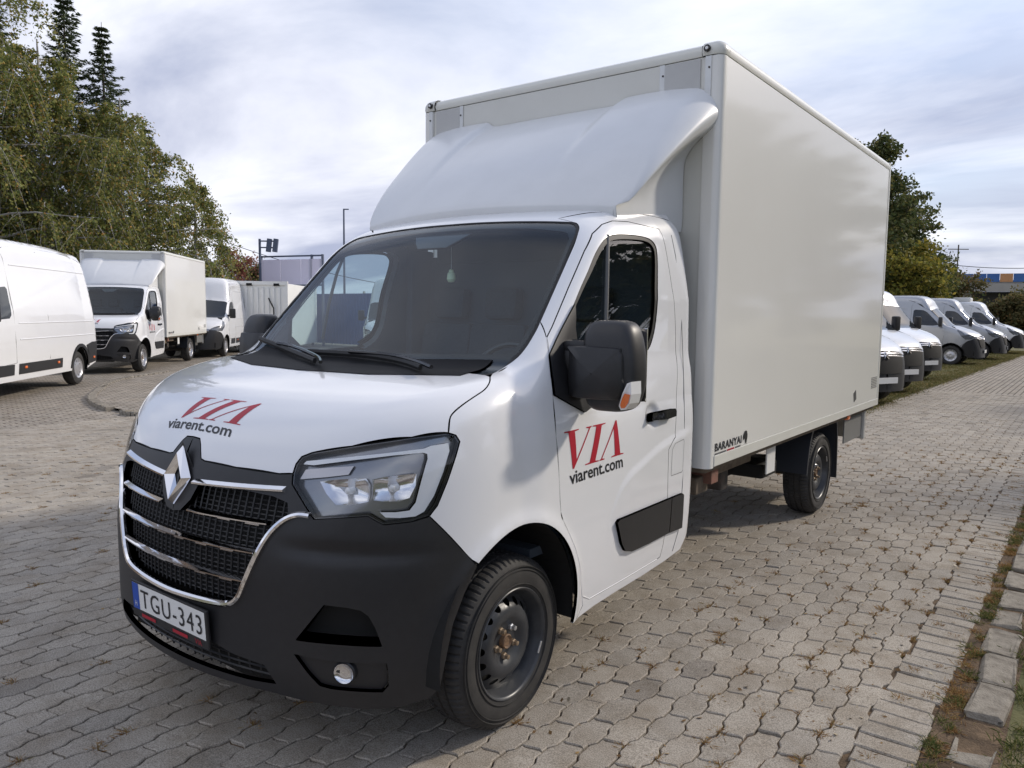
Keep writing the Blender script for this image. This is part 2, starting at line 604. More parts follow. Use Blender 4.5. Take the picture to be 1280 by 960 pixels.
def paver_mat(name, brick):
    """weathered concrete; brick=True adds the block pattern for the distance"""
    m = bpy.data.materials.new(name); m.use_nodes = True
    t = m.node_tree; b = t.nodes['Principled BSDF']
    b.inputs['Roughness'].default_value = .86
    b.inputs['Specular IOR Level'].default_value = .3
    g = t.nodes.new('ShaderNodeNewGeometry')
    def noise(sc, det, ro=.6):
        n = t.nodes.new('ShaderNodeTexNoise'); n.inputs['Scale'].default_value = sc; n.inputs['Detail'].default_value = det; n.inputs['Roughness'].default_value = ro
        t.links.new(g.outputs['Position'], n.inputs['Vector']); return n.outputs['Fac']
    def rmp(src, a, ca, b_, cb):
        r = t.nodes.new('ShaderNodeValToRGB')
        r.color_ramp.elements[0].position = a; r.color_ramp.elements[0].color = (*ca, 1)
        r.color_ramp.elements[1].position = b_; r.color_ramp.elements[1].color = (*cb, 1)
        t.links.new(src, r.inputs[0]); return r.outputs[0]
    def mul(a, c, f=1.):
        x = t.nodes.new('ShaderNodeMixRGB'); x.blend_type = 'MULTIPLY'; x.inputs['Fac'].default_value = f
        t.links.new(a, x.inputs['Color1']); t.links.new(c, x.inputs['Color2']); return x.outputs[0]
    base = rmp(noise(.55, 5), .32, (.335, .312, .276), .70, (.425, .394, .345))
    speck = rmp(noise(190, 3, .8), .36, (.40, .38, .36), .60, (1.22, 1.20, 1.17))
    stain = rmp(noise(3.5, 8, .72), .33, (.62, .57, .50), .56, (1, 1, 1))
    col = mul(mul(base, speck, .9), stain, .75)
    if brick:
        mp = t.nodes.new('ShaderNodeMapping'); mp.inputs['Rotation'].default_value = (0, 0, math.pi / 2)
        t.links.new(g.outputs['Position'], mp.inputs[0])
        bk = t.nodes.new('ShaderNodeTexBrick')
        bk.inputs['Scale'].default_value = 1.0
        bk.inputs['Brick Width'].default_value = .225; bk.inputs['Row Height'].default_value = .1125
        bk.inputs['Mortar Size'].default_value = .012; bk.inputs['Mortar Smooth'].default_value = .3
        bk.inputs['Color1'].default_value = (.86, .86, .86, 1); bk.inputs['Color2'].default_value = (1.1, 1.08, 1.06, 1)
        bk.inputs['Mortar'].default_value = (.20, .15, .11, 1)
        t.links.new(mp.outputs[0], bk.inputs['Vector'])
        col = mul(col, bk.outputs['Color'], 1.0)
    else:
        oi = t.nodes.new('ShaderNodeObjectInfo')
        ad = t.nodes.new('ShaderNodeMath'); ad.operation = 'ADD'
        t.links.new(g.outputs['Random Per Island'], ad.inputs[0]); t.links.new(oi.outputs['Random'], ad.inputs[1])
        fr = t.nodes.new('ShaderNodeMath'); fr.operation = 'FRACT'; t.links.new(ad.outputs[0], fr.inputs[0])
        r = t.nodes.new('ShaderNodeValToRGB')
        e = r.color_ramp.elements
        e[0].position = 0; e[0].color = (.72, .71, .71, 1); e[1].position = 1; e[1].color = (1.06, 1.045, 1.02, 1)
        k = e.new(.03); k.color = (.92, .915, .91, 1)
        k = e.new(.55); k.color = (1.0, .98, .96, 1)
        t.links.new(fr.outputs[0], r.inputs[0])
        col = mul(col, r.outputs[0])
    t.links.new(col, b.inputs['Base Color'])
    bp = t.nodes.new('ShaderNodeBump'); bp.inputs['Strength'].default_value = .35; bp.inputs['Distance'].default_value = .003
    t.links.new(noise(220, 3), bp.inputs['Height']); t.links.new(bp.outputs[0], b.inputs['Normal'])
    return m

soil = ground_mat('bare soil', (.060, .040, .025), (.19, .13, .08), 7, bump=.5, c3=(.11, .075, .046))
turf = ground_mat('dry turf', (.075, .085, .03), (.20, .165, .10), 1.6, bump=.6, c3=(.12, .115, .05))
pav_far = paver_mat('block paving far', True)
pav_m = paver_mat('paver concrete', False)
kerb_m = mat('kerb concrete', (.27, .242, .198), .92, noise=(14, 1.0, (.13, .11, .085)), bump=(120, .8, .008))

def sheet(name, poly, z, m, **k):
    o = mesh(name, [(x, y, z) for x, y in poly], [tuple(range(len(poly)))], m, smooth=False)
    return tag(o, kind='structure')
sheet('ground', [(-700, -250), (500, -250), (500, 900), (-700, 900)], -.05, turf)
pavement = sheet('pavement', [(-45, -14), (2.36, -14), (2.36, 70), (-45, 70)], -.018, pav_far)
sheet('paving_bed', [(-9.0, -3.2), (2.36, -3.2), (2.36, 17.3), (-9.0, 17.3)], -.0125, soil)
verge = sheet('grass_verge', [(-.42, 10.6), (-.41, 14.5), (-.36, 18), (-.28, 22.4), (-.15, 29), (.05, 40), (.35, 62), (-17, 62), (-17, 10.6)], .008, turf)
sheet('soil_strip', [(2.315, -6), (2.56, -6), (2.56, 40), (2.315, 40)], -.0035, soil)
sheet('right_verge', [(2.50, -14), (60, -14), (60, 70), (2.50, 70)], -.006, turf)

# ---- wavy interlocking pavers
PX_, PL_, AW, BS = .1125, .225, .0088, .0075
def paver_outline(joint=.0035):
    w_ = lambda y: AW if abs(y) < .05 else -AW
    ys = [-.1125, -.073, -.040, .040, .073, .1125]
    e = lambda x: BS * math.sin(2 * math.pi * x / PX_)
    right = [(PX_ / 2 + w_(y), y) for y in ys]
    right[0] = (right[0][0], -PL_ / 2 + e(PX_ / 2 - AW)); right[-1] = (right[-1][0], PL_ / 2 + e(PX_ / 2 - AW))
    left = [(-x, y) for x, y in [(PX_ / 2 + w_(y), y) for y in ys]][::-1]
    left[0] = (left[0][0], PL_ / 2 + e(-PX_ / 2 + AW)); left[-1] = (left[-1][0], -PL_ / 2 + e(-PX_ / 2 + AW))
    top = [(.026, PL_ / 2 + e(.026)), (0, PL_ / 2), (-.026, PL_ / 2 + e(-.026))]
    bot = [(-.026, -PL_ / 2 + e(-.026)), (0, -PL_ / 2), (.026, -PL_ / 2 + e(.026))]
    return shrink(np.array(right + top + left + bot), joint)
po = paver_outline()
pi_ = shrink(po, .0042)
PN = len(po)
pav_v = np.vstack([np.c_[po, np.full(PN, -.017)], np.c_[po, np.full(PN, -.0036)], np.c_[pi_, np.zeros(PN)]])
pav_f = [(i, (i + 1) % PN, PN + (i + 1) % PN, PN + i) for i in range(PN)] + [(PN + i, PN + (i + 1) % PN, 2 * PN + (i + 1) % PN, 2 * PN + i) for i in range(PN)] + [tuple(range(2 * PN, 3 * PN))]
cand = []
for k in range(-90, 9):
    xk = 1.135 + k * PX_
    for j in range(-20, 80):
        yk = .597 + PL_ / 2 + j * PL_ + (PL_ / 2 if k % 2 else 0)
        cand.append((xk, yk, 0.))
for j in range(-28, 148):
    cand.append((2.208, .55 + j * PX_, math.pi / 2))
cand = np.array(cand)
rel = np.c_[cand[:, :2], np.zeros(len(cand))] - CAM
cc_ = rel @ CM.T
px_ = np.stack([640 + FPX * cc_[:, 0] / np.maximum(cc_[:, 2], .05), 480 - FPX * cc_[:, 1] / np.maximum(cc_[:, 2], .05)], 1)
dist = np.linalg.norm(rel, axis=1)
inview = (cc_[:, 2] > .2) & (px_[:, 0] > -420) & (px_[:, 0] < 1640) & (px_[:, 1] < 1500) & (px_[:, 1] > 380)
ok = inview & (cand[:, 1] < 17.25) & (cand[:, 1] > -3.1) & (cand[:, 0] > -8.95) & ~((cand[:, 0] < -.50) & (cand[:, 1] > 10.7))
onscreen = (px_[:, 0] > -10) & (px_[:, 0] < 1290) & (px_[:, 1] < 970)
hidden = (np.abs(cand[:, 0]) < .95) & (cand[:, 1] > -.75) & (cand[:, 1] < 5.5)
order = np.argsort(np.where(ok & onscreen & ~hidden, dist, 1e9))[:300]
single = set(order.tolist())
me1 = None
ro = shrink(np.array([(PX_ / 2, -PL_ / 2), (PX_ / 2, -.05), (PX_ / 2 + .003, .04), (PX_ / 2, PL_ / 2), (.01, PL_ / 2 + .003), (-PX_ / 2, PL_ / 2), (-PX_ / 2, .05), (-PX_ / 2 + .003, -.05), (-PX_ / 2, -PL_ / 2), (0, -PL_ / 2)]), .004)
ri = shrink(ro, .006); RN = len(ro)
rec_v = np.vstack([np.c_[ro, np.full(RN, -.017)], np.c_[ro, np.full(RN, -.0055)], np.c_[ri, np.zeros(RN)]])
rec_f = [(i, (i + 1) % RN, RN + (i + 1) % RN, RN + i) for i in range(RN)] + [(RN + i, RN + (i + 1) % RN, 2 * RN + (i + 1) % RN, 2 * RN + i) for i in range(RN)] + [tuple(range(2 * RN, 3 * RN))]
me2 = bpy.data.meshes.new('edge_paver'); me2.from_pydata([tuple(q) for q in rec_v], [], rec_f); me2.materials.append(pav_m); me2.update()
acc_v, acc_f, base = [], [], 0
rz_ = rng.normal(0, .012, len(cand)); hz_ = rng.normal(0, .0016, len(cand)); tx_ = rng.normal(0, .008, len(cand)); ty_ = rng.normal(0, .008, len(cand))
low = rng.random(len(cand)) < .02
hz_[low] -= .006
me1 = bpy.data.meshes.new('paver'); me1.from_pydata([tuple(q) for q in pav_v], [], pav_f); me1.materials.append(pav_m); me1.update()
for i in np.where(ok)[0]:
    x, y, rot = cand[i]
    bv, bf_, bm_ = (rec_v, rec_f, me2) if rot else (pav_v, pav_f, me1)
    if rot: x += rng.normal(0, .008)
    if i in single:
        o = bpy.data.objects.new('paver', bm_)
        o.location = (x, y, hz_[i]); o.rotation_euler = (tx_[i], ty_[i], rot + rz_[i] + (math.pi if rng.random() < .5 else 0))
        link(o, pavement)
    else:
        c_, s_ = math.cos(rot + rz_[i]), math.sin(rot + rz_[i])
        q = bv.copy()
        q[:, 2] += hz_[i] + q[:, 1] * tx_[i] - q[:, 0] * ty_[i]
        xy = q[:, :2] @ np.array([[c_, s_], [-s_, c_]]) + [x, y]
        acc_v.append(np.c_[xy, q[:, 2]])
        acc_f += [tuple(a + base for a in f_) for f_ in bf_]
        base += len(bv)
rest = mesh('paver_field', np.vstack(acc_v), acc_f, pav_m, pavement, smooth=False)
tag(rest, kind='stuff')

# ---- kerb on the right, stone by stone
kerb = tag(empty('kerb', (2.46, 0, 0)), kind='structure')
def stone(x, y, lx, ly, h, rz, parent, tilt=0.):
    b = MB().box((0, 0, 0), (lx, ly, .14), bev=.02)
    v = np.array(b.v); v += rng.normal(0, .006, v.shape)
    b.v = [tuple(q) for q in v]
    o = b.build('kerb_stone', kerb_m, parent)
    px0 = parent.location if parent else Vector((0, 0, 0))
    o.location = (x - px0[0], y - px0[1], h - .07); o.rotation_euler = (tilt, rng.normal(0, .02), rz)
    return o
for y0, y1, x0, h in ((.30, .62, 2.475, .002), (.66, .80, 2.49, .0), (.83, 1.05, 2.468, .002), (1.235, 1.575, 2.480, .018), (1.605, 1.965, 2.480, .016), (1.985, 2.35, 2.460, .013), (2.42, 2.70, 2.450, .004), (2.75, 3.10, 2.455, .010), (3.14, 3.5, 2.46, .012)):
    stone(x0, (y0 + y1) / 2, .145, y1 - y0, h, rng.normal(-.02, .02), kerb)
y = 3.54
while y < 30:
    ly = rng.uniform(.34, .42)
    stone(2.46 + rng.normal(0, .008), y + ly / 2, .145, ly - .02, rng.uniform(.006, .018), rng.normal(0, .02), kerb)
    y += ly
# ---- kerbed island on the left
ipath = smooth_loop(np.array([(-8.6, 3.55), (-9.4, 3.50), (-10.2, 3.58), (-11.2, 3.85), (-12.1, 4.25), (-13.1, 4.85), (-14.3, 5.6), (-15.2, 6.5), (-16.2, 7.9)]), 8, False)
island = tag(empty('island_kerb', (-12, 4.2, 0)), kind='structure')
ip = resample(ipath, .42, False)
for a, b in zip(ip[:-1], ip[1:]):
    m_ = (a + b) / 2; d_ = b - a
    if np.linalg.norm(d_) > .1:
        stone(m_[0], m_[1], .15, np.linalg.norm(d_) - .015, .055, math.atan2(-d_[0], d_[1]), island)
sheet('planting_bed', [tuple(q + np.array([.05, .06])) for q in ip] + [(-13.0, 9.5), (-9.0, 6.5)], .030, pav_far)

# ---- dry grass tufts in the joints, small weeds, grass on the verges, fallen leaves
def blades(name, C, n, h, spread, lean, wid, mats, kind_label=None):
    """C: (m,3) tuft centres; n blades each, as single bent triangles"""
    C = np.repeat(C, n, 0)
    k = len(C)
    a = rng.uniform(0, 2 * math.pi, k); r = np.abs(rng.normal(0, spread, k))
    base = C + np.c_[r * np.cos(a), r * np.sin(a), np.zeros(k)]
    la = rng.uniform(0, 2 * math.pi, k); ln = np.abs(rng.normal(lean, lean * .5, k))
    hh = h * rng.uniform(.35, 1.15, k)
    tip = base + np.c_[ln * hh * np.cos(la), ln * hh * np.sin(la), hh / np.sqrt(1 + ln ** 2)]
    pa = la + math.pi / 2 + rng.normal(0, .5, k)
    w_ = wid * rng.uniform(.6, 1.4, k)
    off = np.c_[np.cos(pa) * w_, np.sin(pa) * w_, np.zeros(k)]
    mid = (base * .45 + tip * .55) + np.c_[np.zeros(k), np.zeros(k), hh * .12]
    v = np.stack([base - off, base + off, mid + off * .7, tip, mid - off * .7], 1).reshape(-1, 3)
    f = [(5 * i, 5 * i + 1, 5 * i + 2, 5 * i + 3, 5 * i + 4) for i in range(k)]
    o = mesh(name, v, f, mats, smooth=False)
    return tag(o, kind='stuff')
def grass_mat(name, stops, tr=.3):
    m = bpy.data.materials.new(name); m.use_nodes = True
    t = m.node_tree; b = t.nodes['Principled BSDF']
    g = t.nodes.new('ShaderNodeNewGeometry')
    r = t.nodes.new('ShaderNodeValToRGB'); e = r.color_ramp.elements
    while len(e) < len(stops): e.new(.5)
    for q, (p_, c_) in zip(e, stops): q.position = p_; q.color = (*c_, 1)
    t.links.new(g.outputs['Random Per Island'], r.inputs[0])
    t.links.new(r.outputs[0], b.inputs['Base Color'])
    b.inputs['Roughness'].default_value = .7
    b.inputs['Specular IOR Level'].default_value = .25
    if tr:
        tl_ = t.nodes.new('ShaderNodeBsdfTranslucent'); t.links.new(r.outputs[0], tl_.inputs[0])
        mx = t.nodes.new('ShaderNodeMixShader'); mx.inputs[0].default_value = tr
        t.links.new(b.outputs[0], mx.inputs[1]); t.links.new(tl_.outputs[0], mx.inputs[2])
        t.links.new(mx.outputs[0], t.nodes['Material Output'].inputs[0])
    return m
straw = grass_mat('straw', [(0, (.20, .095, .035)), (.35, (.34, .20, .08)), (.75, (.48, .32, .15)), (1, (.28, .25, .09))])
green = grass_mat('green blades', [(0, (.07, .095, .025)), (.5, (.12, .145, .042)), (.82, (.21, .20, .07)), (1, (.34, .27, .13))])
# tuft places: ends of pavers, denser towards the kerb
near = np.where(ok & (dist < 11))[0]
tc_ = []
for i in near:
    x, y, _ = cand[i]
    pr_ = .24 + .60 * np.clip((x - 1.15) / 1.1, 0, 1) ** 1.2 + (.10 if 0.95 < x < 1.6 and y < 1.2 else 0)
    if x < 0: pr_ = .12
    if abs(x) < 1 and 0 < y < 5.6: pr_ = .03
    if x > 2.0: pr_ = .55
    if rng.random() < pr_:
        tc_.append((x + rng.choice([-1, 1]) * .045, y + PL_ / 2 * rng.choice([-1, 1]), -.012))
tc_ = np.array(tc_)
blades('dry_grass', tc_, 75, .030, .017, 1.15, .0013, straw)
kk = np.c_[rng.uniform(2.32, 2.40, 420), rng.uniform(-.3, 10, 420), np.full(420, -.006)]
blades('kerb_weeds', kk[:130], 40, .034, .022, 1.0, .0017, green)
blades('kerb_straw', kk[230:], 50, .026, .022, 1.2, .0013, straw)
gr = np.c_[2.555 + np.abs(rng.normal(0, .5, 1500)), rng.uniform(-1, 14, 1500), np.full(1500, -.008)]
blades('verge_grass', gr, 36, .045, .04, .9, .0017, green)
vx = rng.uniform(0, 1, 9000)
vy = rng.uniform(10.8, 44, 9000)
edge = np.interp(vy, [10.6, 14.5, 18, 22.4, 29, 40, 45], [-.40, -.39, -.34, -.26, -.13, .07, .15])
vg = np.c_[edge - vx ** 1.6 * 7, vy, np.full(9000, .006)]
blades('parking_grass', vg, 11, .06, .11, 1.1, .005, grass_mat('parking grass', [(0, (.085, .10, .03)), (.4, (.15, .155, .05)), (.7, (.25, .215, .09)), (1, (.36, .27, .14))]))
# fallen leaves and grit
nl = 1420
lx = np.r_[rng.uniform(-8, 2.3, 620), rng.uniform(1.0, 2.35, 800)]; ly = np.r_[rng.uniform(-2, 16, 620), rng.uniform(0, 13, 800)]
a = rng.uniform(0, 6.28, nl); s = rng.uniform(.005, .015, nl)
c = np.c_[lx, ly, rng.uniform(.002, .006, nl)]
d1 = np.c_[np.cos(a) * s, np.sin(a) * s, rng.normal(0, .003, nl)]; d2 = np.c_[-np.sin(a) * s * .55, np.cos(a) * s * .55, rng.normal(0, .003, nl)]
v = np.stack([c - d1, c + d2, c + d1, c - d2], 1).reshape(-1, 3)
tag(mesh('fallen_leaves', v, [(4 * i, 4 * i + 1, 4 * i + 2, 4 * i + 3) for i in range(nl)], grass_mat('leaf litter', [(0, (.13, .07, .03)), (.5, (.28, .18, .07)), (1, (.45, .40, .30))], 0), smooth=False), kind='stuff')
# ================================================================== the box truck: cab surface
WB = 4.263                                  # wheelbase
TYRE_R = .345
_xs = cspline([.15, .4, .65, .95, 1.18, 1.39, 1.7, 2.0, 2.2, 2.45], [.975, 1.012, 1.03, 1.034, 1.026, .99, .945, .893, .848, .78])
_zh = cspline([-.98, -.90, -.86, -.82, -.74, -.63, -.45, -.2, -.05, .3], [.80, .95, 1.02, 1.095, 1.205, 1.29, 1.352, 1.398, 1.412, 1.42])
_crs = cspline([.60, .677, .747, .90, 1.08, 1.285, 1.42], [.70, .821, .891, .955, 1.009, 1.045, 1.06])
def F_side(P):
    x, y, z = np.abs(P[:, 0]), P[:, 1], P[:, 2]
    b = _xs(z) - .085 * np.maximum(0, -.05 - y) ** 2 / .36
    b = b + .055 * np.clip((y - .30) / .9, 0, 1.05) * np.clip((z - 1.22) / .5, 0, 1)
    # pressed line curving across the door
    dcr = _crs(np.clip(y, .60, 1.42)) - z
    b = b + .010 * np.clip(dcr / .045, 0, 1) ** 2 * (3 - 2 * np.clip(dcr / .045, 0, 1)) * np.exp(-np.maximum(dcr, 0) / .22) * np.clip((y - .60) / .2, 0, 1) * np.clip((1.5 - y) / .12, 0, 1)
    b = b - .020 * np.exp(-(((y - 1.03) / .060) ** 2 + ((z - 1.158) / .050) ** 2) ** 2)      # finger cup behind the handle
    # arch flare
    r = np.sqrt(((y + .03) / .40) ** 2 + ((z - .40) / .44) ** 2)
    b = b + .014 * np.exp(-((r - 1.0) / .10) ** 2)
    return (x - b) * .97
def F_front(P):
    x, y, z = np.abs(P[:, 0]), P[:, 1], P[:, 2]
    yf = -.877 + .25 * x ** 2 + .05 * x ** 4 + .22 * np.maximum(0, z - .70) ** 1.6 + .5 * np.maximum(0, .40 - z) ** 1.5
    yf = yf + .013 * np.exp(-((z - .838 + .07 * (x - .6)) / .030) ** 2) * np.clip((x - .52) / .16, 0, 1) * np.clip((1.0 - x) / .10, 0, 1)      # groove above the bumper rib
    return (yf - y) * .93
def F_hood(P):
    x, y, z = np.abs(P[:, 0]), P[:, 1], P[:, 2]
    ye = y - .23 * x ** 2
    zz = _zh(ye) + .012 * x ** 2
    sl = (_zh(ye + .004) - _zh(ye - .004)) / .008
    return (z - zz) / np.sqrt(1 + sl ** 2)
def F_cab(P):
    x, y, z = np.abs(P[:, 0]), P[:, 1], P[:, 2]
    side = F_side(P)
    nose = smax(smax(side, F_front(P), .34), F_hood(P), .12)
    ws = (.052 + (np.maximum(z, 1.30) - 1.39) * .9645 + .075 * ((x / .81) ** 2 - 1) - y) * .72
    roof = (z - (2.165 + .10 * np.clip((y - .7) / .7, -1, 2) - .05 * (x / .85) ** 2)) * .98
    g = smax(smax(side, ws, .09), roof, .16)
    body = smin(nose, g, .05)
    return smax(body, y - 1.555, .09)

def side_on(F, yz):
    yz = np.array(yz, float)
    O = np.stack([np.full(len(yz), 1.6), yz[:, 0], yz[:, 1]], 1)
    return hit(F, O, np.broadcast_to(np.array([-1., 0, 0]), O.shape), 0, 1.6, 200)
def front_on(F, xz):
    xz = np.array(xz, float)
    O = np.stack([xz[:, 0], np.full(len(xz), -1.6), xz[:, 1]], 1)
    return hit(F, O, np.broadcast_to(np.array([0, 1., 0]), O.shape), 0, 3.0, 300)
def top_on(F, xy):
    xy = np.array(xy, float)
    O = np.stack([xy[:, 0], xy[:, 1], np.full(len(xy), 3.4)], 1)
    return hit(F, O, np.broadcast_to(np.array([0, 0, -1.]), O.shape), 0, 3.2, 300)
cabP = lambda px: P_on(F_cab, px)
V = np.vstack

truck = tag(empty('box_truck'), 'large white box truck with red VIA lettering, black bumper and wind deflector above the cab', 'truck')

# ---- outlines traced on the cab surface
hood_line = cabP([(561, 541), (562.5, 524), (567, 516), (580, 505), (593, 496), (606, 487), (612, 478), (612.5, 471)])
lamp_top = cabP([(366, 592), (370, 580), (377, 571), (390, 566), (440, 558), (515, 547), (561, 541.5)])
lamp_low = cabP([(570, 544), (575, 552), (570, 570), (560, 600), (547, 632), (537, 645), (515, 652), (480, 656), (470, 651), (460, 645),
                 (422, 647.5), (392, 649), (377, 625), (365, 605)])
hood_front = front_on(F_cab, [(0, 1.157), (.045, 1.155), (.066, 1.135), (.10, 1.088), (.125, 1.083), (.3, 1.079), (.5, 1.077)])
hood_rear = top_on(F_cab, [(.86, -.045), (.8, -.045), (.6, -.050), (.3, -.055), (0, -.058)])
door_front = cabP([(683, 422), (686, 445), (691, 495), (695, 545), (699, 600), (701, 640), (704, 651), (712, 668), (719, 685)])
door_top = cabP([(690, 408), (710, 360), (730, 314), (740, 292), (752, 280.5), (765, 276), (785, 277), (810, 283), (824, 286.5),
                 (829, 297), (832, 310), (840, 360), (844.5, 410), (846, 450), (845.5, 505), (844.5, 546), (841, 552), (836, 562),
                 (835, 596), (834.5, 620), (833, 650), (829, 680), (825, 696)])
door_low = side_on(F_cab, [(1.15, .40), (.8, .39), (.5, .385), (.43, .42), (.405, .50), (.38, .58)])
door_loop = V([door_front, door_low[::-1], door_top[::-1]])
win_loop = smooth_loop(cabP([(717, 382), (726, 360), (735, 340), (745, 316), (755, 300.5), (766, 294), (785, 293.5), (807, 297), (817.5, 304), (821.5, 318),
                 (822, 360), (820, 400), (816, 422), (810, 437), (798, 450)]), 3, False)
win_low = side_on(F_cab, [(1.0, 1.405), (.7, 1.395), (.42, 1.39)])
win_front = side_on(F_cab, [(.385, 1.45), (.385, 1.6)])
win_loop = V([win_loop, win_low, win_front])
ws_edge = cabP([(715, 277.5), (720.5, 279), (723.5, 285), (720, 298), (697.5, 351), (675, 402), (667, 418), (655, 437), (640, 452), (615, 467)])
arch = [(-.03 + .40 * math.cos(R_(a)), .40 + .44 * math.sin(R_(a))) for a in np.linspace(-11, 128, 34)]
bump_rear = cabP([(597, 708), (582, 740), (567, 780), (559, 820), (551, 858)])
bump_line = cabP([(537, 645.5), (548, 656), (560, 668), (575, 684), (590, 700), (597, 708)])
arch3 = side_on(F_cab, arch)
hood_line, door_front, ws_edge = (smooth_loop(q, 3, False) for q in (hood_line, door_front, ws_edge))
door_top = smooth_loop(door_top, 3, False)

Z3 = np.zeros((0, 3))
def straight(a, b, n=2): return np.linspace(a, b, n)

# ---- bonnet (whole width in one sheet)
hl = V([hood_front, lamp_top, hood_line, hood_rear])
hood_loop = V([hl, mir(hl)[::-1][1:-1]])
HD = (0, .55, -.82)
bonnet = panel('bonnet', F_cab, [hood_loop], HD, paint, truck, h=.022, gap=.0025, lip=.014)

# ---- fenders
fen_loop = V([hood_line, ws_edge[::-1][:13], door_front, side_on(F_cab, [(.362, .615)]), arch3[2:][arch3[2:, 1] > -.283], bump_line[::-1][1:], lamp_low[:6][::-1]])
fen_loop = V([hood_line, ws_edge[::-1][:13], cabP([(683, 422)]), door_front[1:], side_on(F_cab, [(.378, .58), (.40, .50), (.43, .42), (.45, .37), (.42, .335), (.39, .318)]),
              arch3[arch3[:, 1] > -.283], bump_line[::-1][1:], lamp_low[:6][::-1]])
FD = (-.85, .25, -.45)
for sgn in (0, 1):
    fender = panel('front_fender', F_cab, [fen_loop], FD, paint, truck, mirror=sgn, h=.02, gap=.002, lip=.016)

# ---- doors with their window opening
DD = (-1, 0, -.18)
doors = []
for sgn in (0, 1):
    dr = panel('door', F_cab, [door_loop, win_loop], DD, paint, truck, mirror=sgn, h=.013, gap=.0025, lip=.016, lips=[.02])
    doors.append(dr)
    ins = win_loop.mean(0)
    seal_in = win_loop + (ins - win_loop) * (.022 / (np.linalg.norm(ins - win_loop, axis=1)[:, None] + 1e-6))
    panel('window_seal', F_cab, [win_loop, seal_in], DD, rubber, dr, mirror=sgn, h=.03, off=-.003, lip=.02)
    panel('window_glass', F_cab, [win_loop], DD, side_glass, dr, mirror=sgn, h=.05, off=-.012, lip=0)
    # divider bar of the quarter light
    bar = cabP([(760.5, 294), (760, 330), (759, 380), (757, 440)])
    bb = MB().tube(bar * ([-1, 1, 1] if sgn else [1, 1, 1]) + np.array([-.004 * (-1 if sgn else 1), 0, 0]), .010, 6)
    bb.build('window_bar', mat('grey window bar', (.10, .10, .10), .45), dr)

# ---- the rest of the cab side: pillar, roof rail, rear corner and sill
rr = side_on(F_cab, [(.76, 2.10), (.9, 2.135), (1.1, 2.15), (1.3, 2.15), (1.44, 2.14)])
rear = side_on(F_cab, [(1.49, 2.08), (1.515, 1.9), (1.525, 1.6), (1.527, 1.2), (1.527, .8), (1.525, .58), (1.50, .46), (1.43, .385)])
sill = side_on(F_cab, [(1.25, .365), (1.0, .352), (.75, .345), (.55, .335), (.40, .320)])
sill_f = side_on(F_cab, [(.452, .372), (.432, .42), (.402, .50), (.381, .58), (.36, .62)])
ring = V([ws_edge[::-1][12:][:-1], rr, rear, sill, sill_f, door_front[::-1][1:]])
SD = (-1, .12, -.35)
for sgn in (0, 1):
    panel('cab_frame', F_cab, [ring, door_loop], SD, paint, truck, mirror=sgn, h=.02, gap=.0015, lip=.016)

# ---- roof
hdr = front_on(F_cab, [(0, 2.103), (.3, 2.10), (.5, 2.092), (.65, 2.083)])
rl = V([hdr, ws_edge[:2], rr, top_on(F_cab, [(.80, 1.50), (.4, 1.51), (0, 1.51)])])
roof = panel('cab_roof', F_cab, [V([rl, mir(rl)[::-1][1:-1]])], (0, .5, -.85), paint, truck, h=.03, gap=.001, lip=.012)
cab_back = MB().box((0, 1.50, 1.23), (1.82, .03, 1.56), bev=.01).build('cab_back_wall', trim_d, truck)
MB().box((0, 1.49, 2.06), (1.62, .03, .20), bev=.01).build('header_trim', trim_d, truck)
for s_ in (-1, 1): MB().box((s_ * .915, 1.405, 1.25), (.05, .20, 1.60), bev=.01, ry=s_ * -.03).build('pillar_cover', trim_d, truck)

# ---- windscreen: clear pane with black border
wb = front_on(F_cab, [(.80, 1.385), (.6, 1.37), (.3, 1.36), (0, 1.355)])
wl = V([hdr, ws_edge, wb])
ws_loop = V([wl, mir(wl)[::-1][1:-1]])
inn = cabP([(702, 288), (708, 290), (711, 297), (692, 341), (667, 394), (653, 421), (643, 435), (633, 441)])
inn_t = front_on(F_cab, [(0, 2.067), (.3, 2.066), (.55, 2.055)])
inn_b = front_on(F_cab, [(.72, inn[-1][2] - .004), (.5, inn[-1][2] - .012), (.25, inn[-1][2] - .018), (0, inn[-1][2] - .02)])
il = V([inn_t, inn, inn_b])
in_loop = V([il, mir(il)[::-1][1:-1]])
WD = (0, .8, -.6)
screen = panel('windscreen', F_cab, [ws_loop], WD, ws_glass, truck, h=.04, off=-.004, gap=.004, lip=0)
panel('screen_border', F_cab, [ws_loop, in_loop], WD, frit, screen, h=.04, off=-.0065, gap=.002, lip=.01)
panel('screen_seal', F_cab, [ws_loop, ws_loop + (np.array([0, .4, 1.72]) - ws_loop) * .016], WD, rubber, screen, h=.04, off=-.002, gap=0, lip=.012)
sens = front_on(F_cab, [(-.20, 2.064), (.20, 2.064), (.15, 2.02), (.10, 1.985), (-.10, 1.985), (-.15, 2.02)])
panel('sensor_housing', F_cab, [sens], WD, blackg, screen, h=.04, off=-.02, lip=.012)

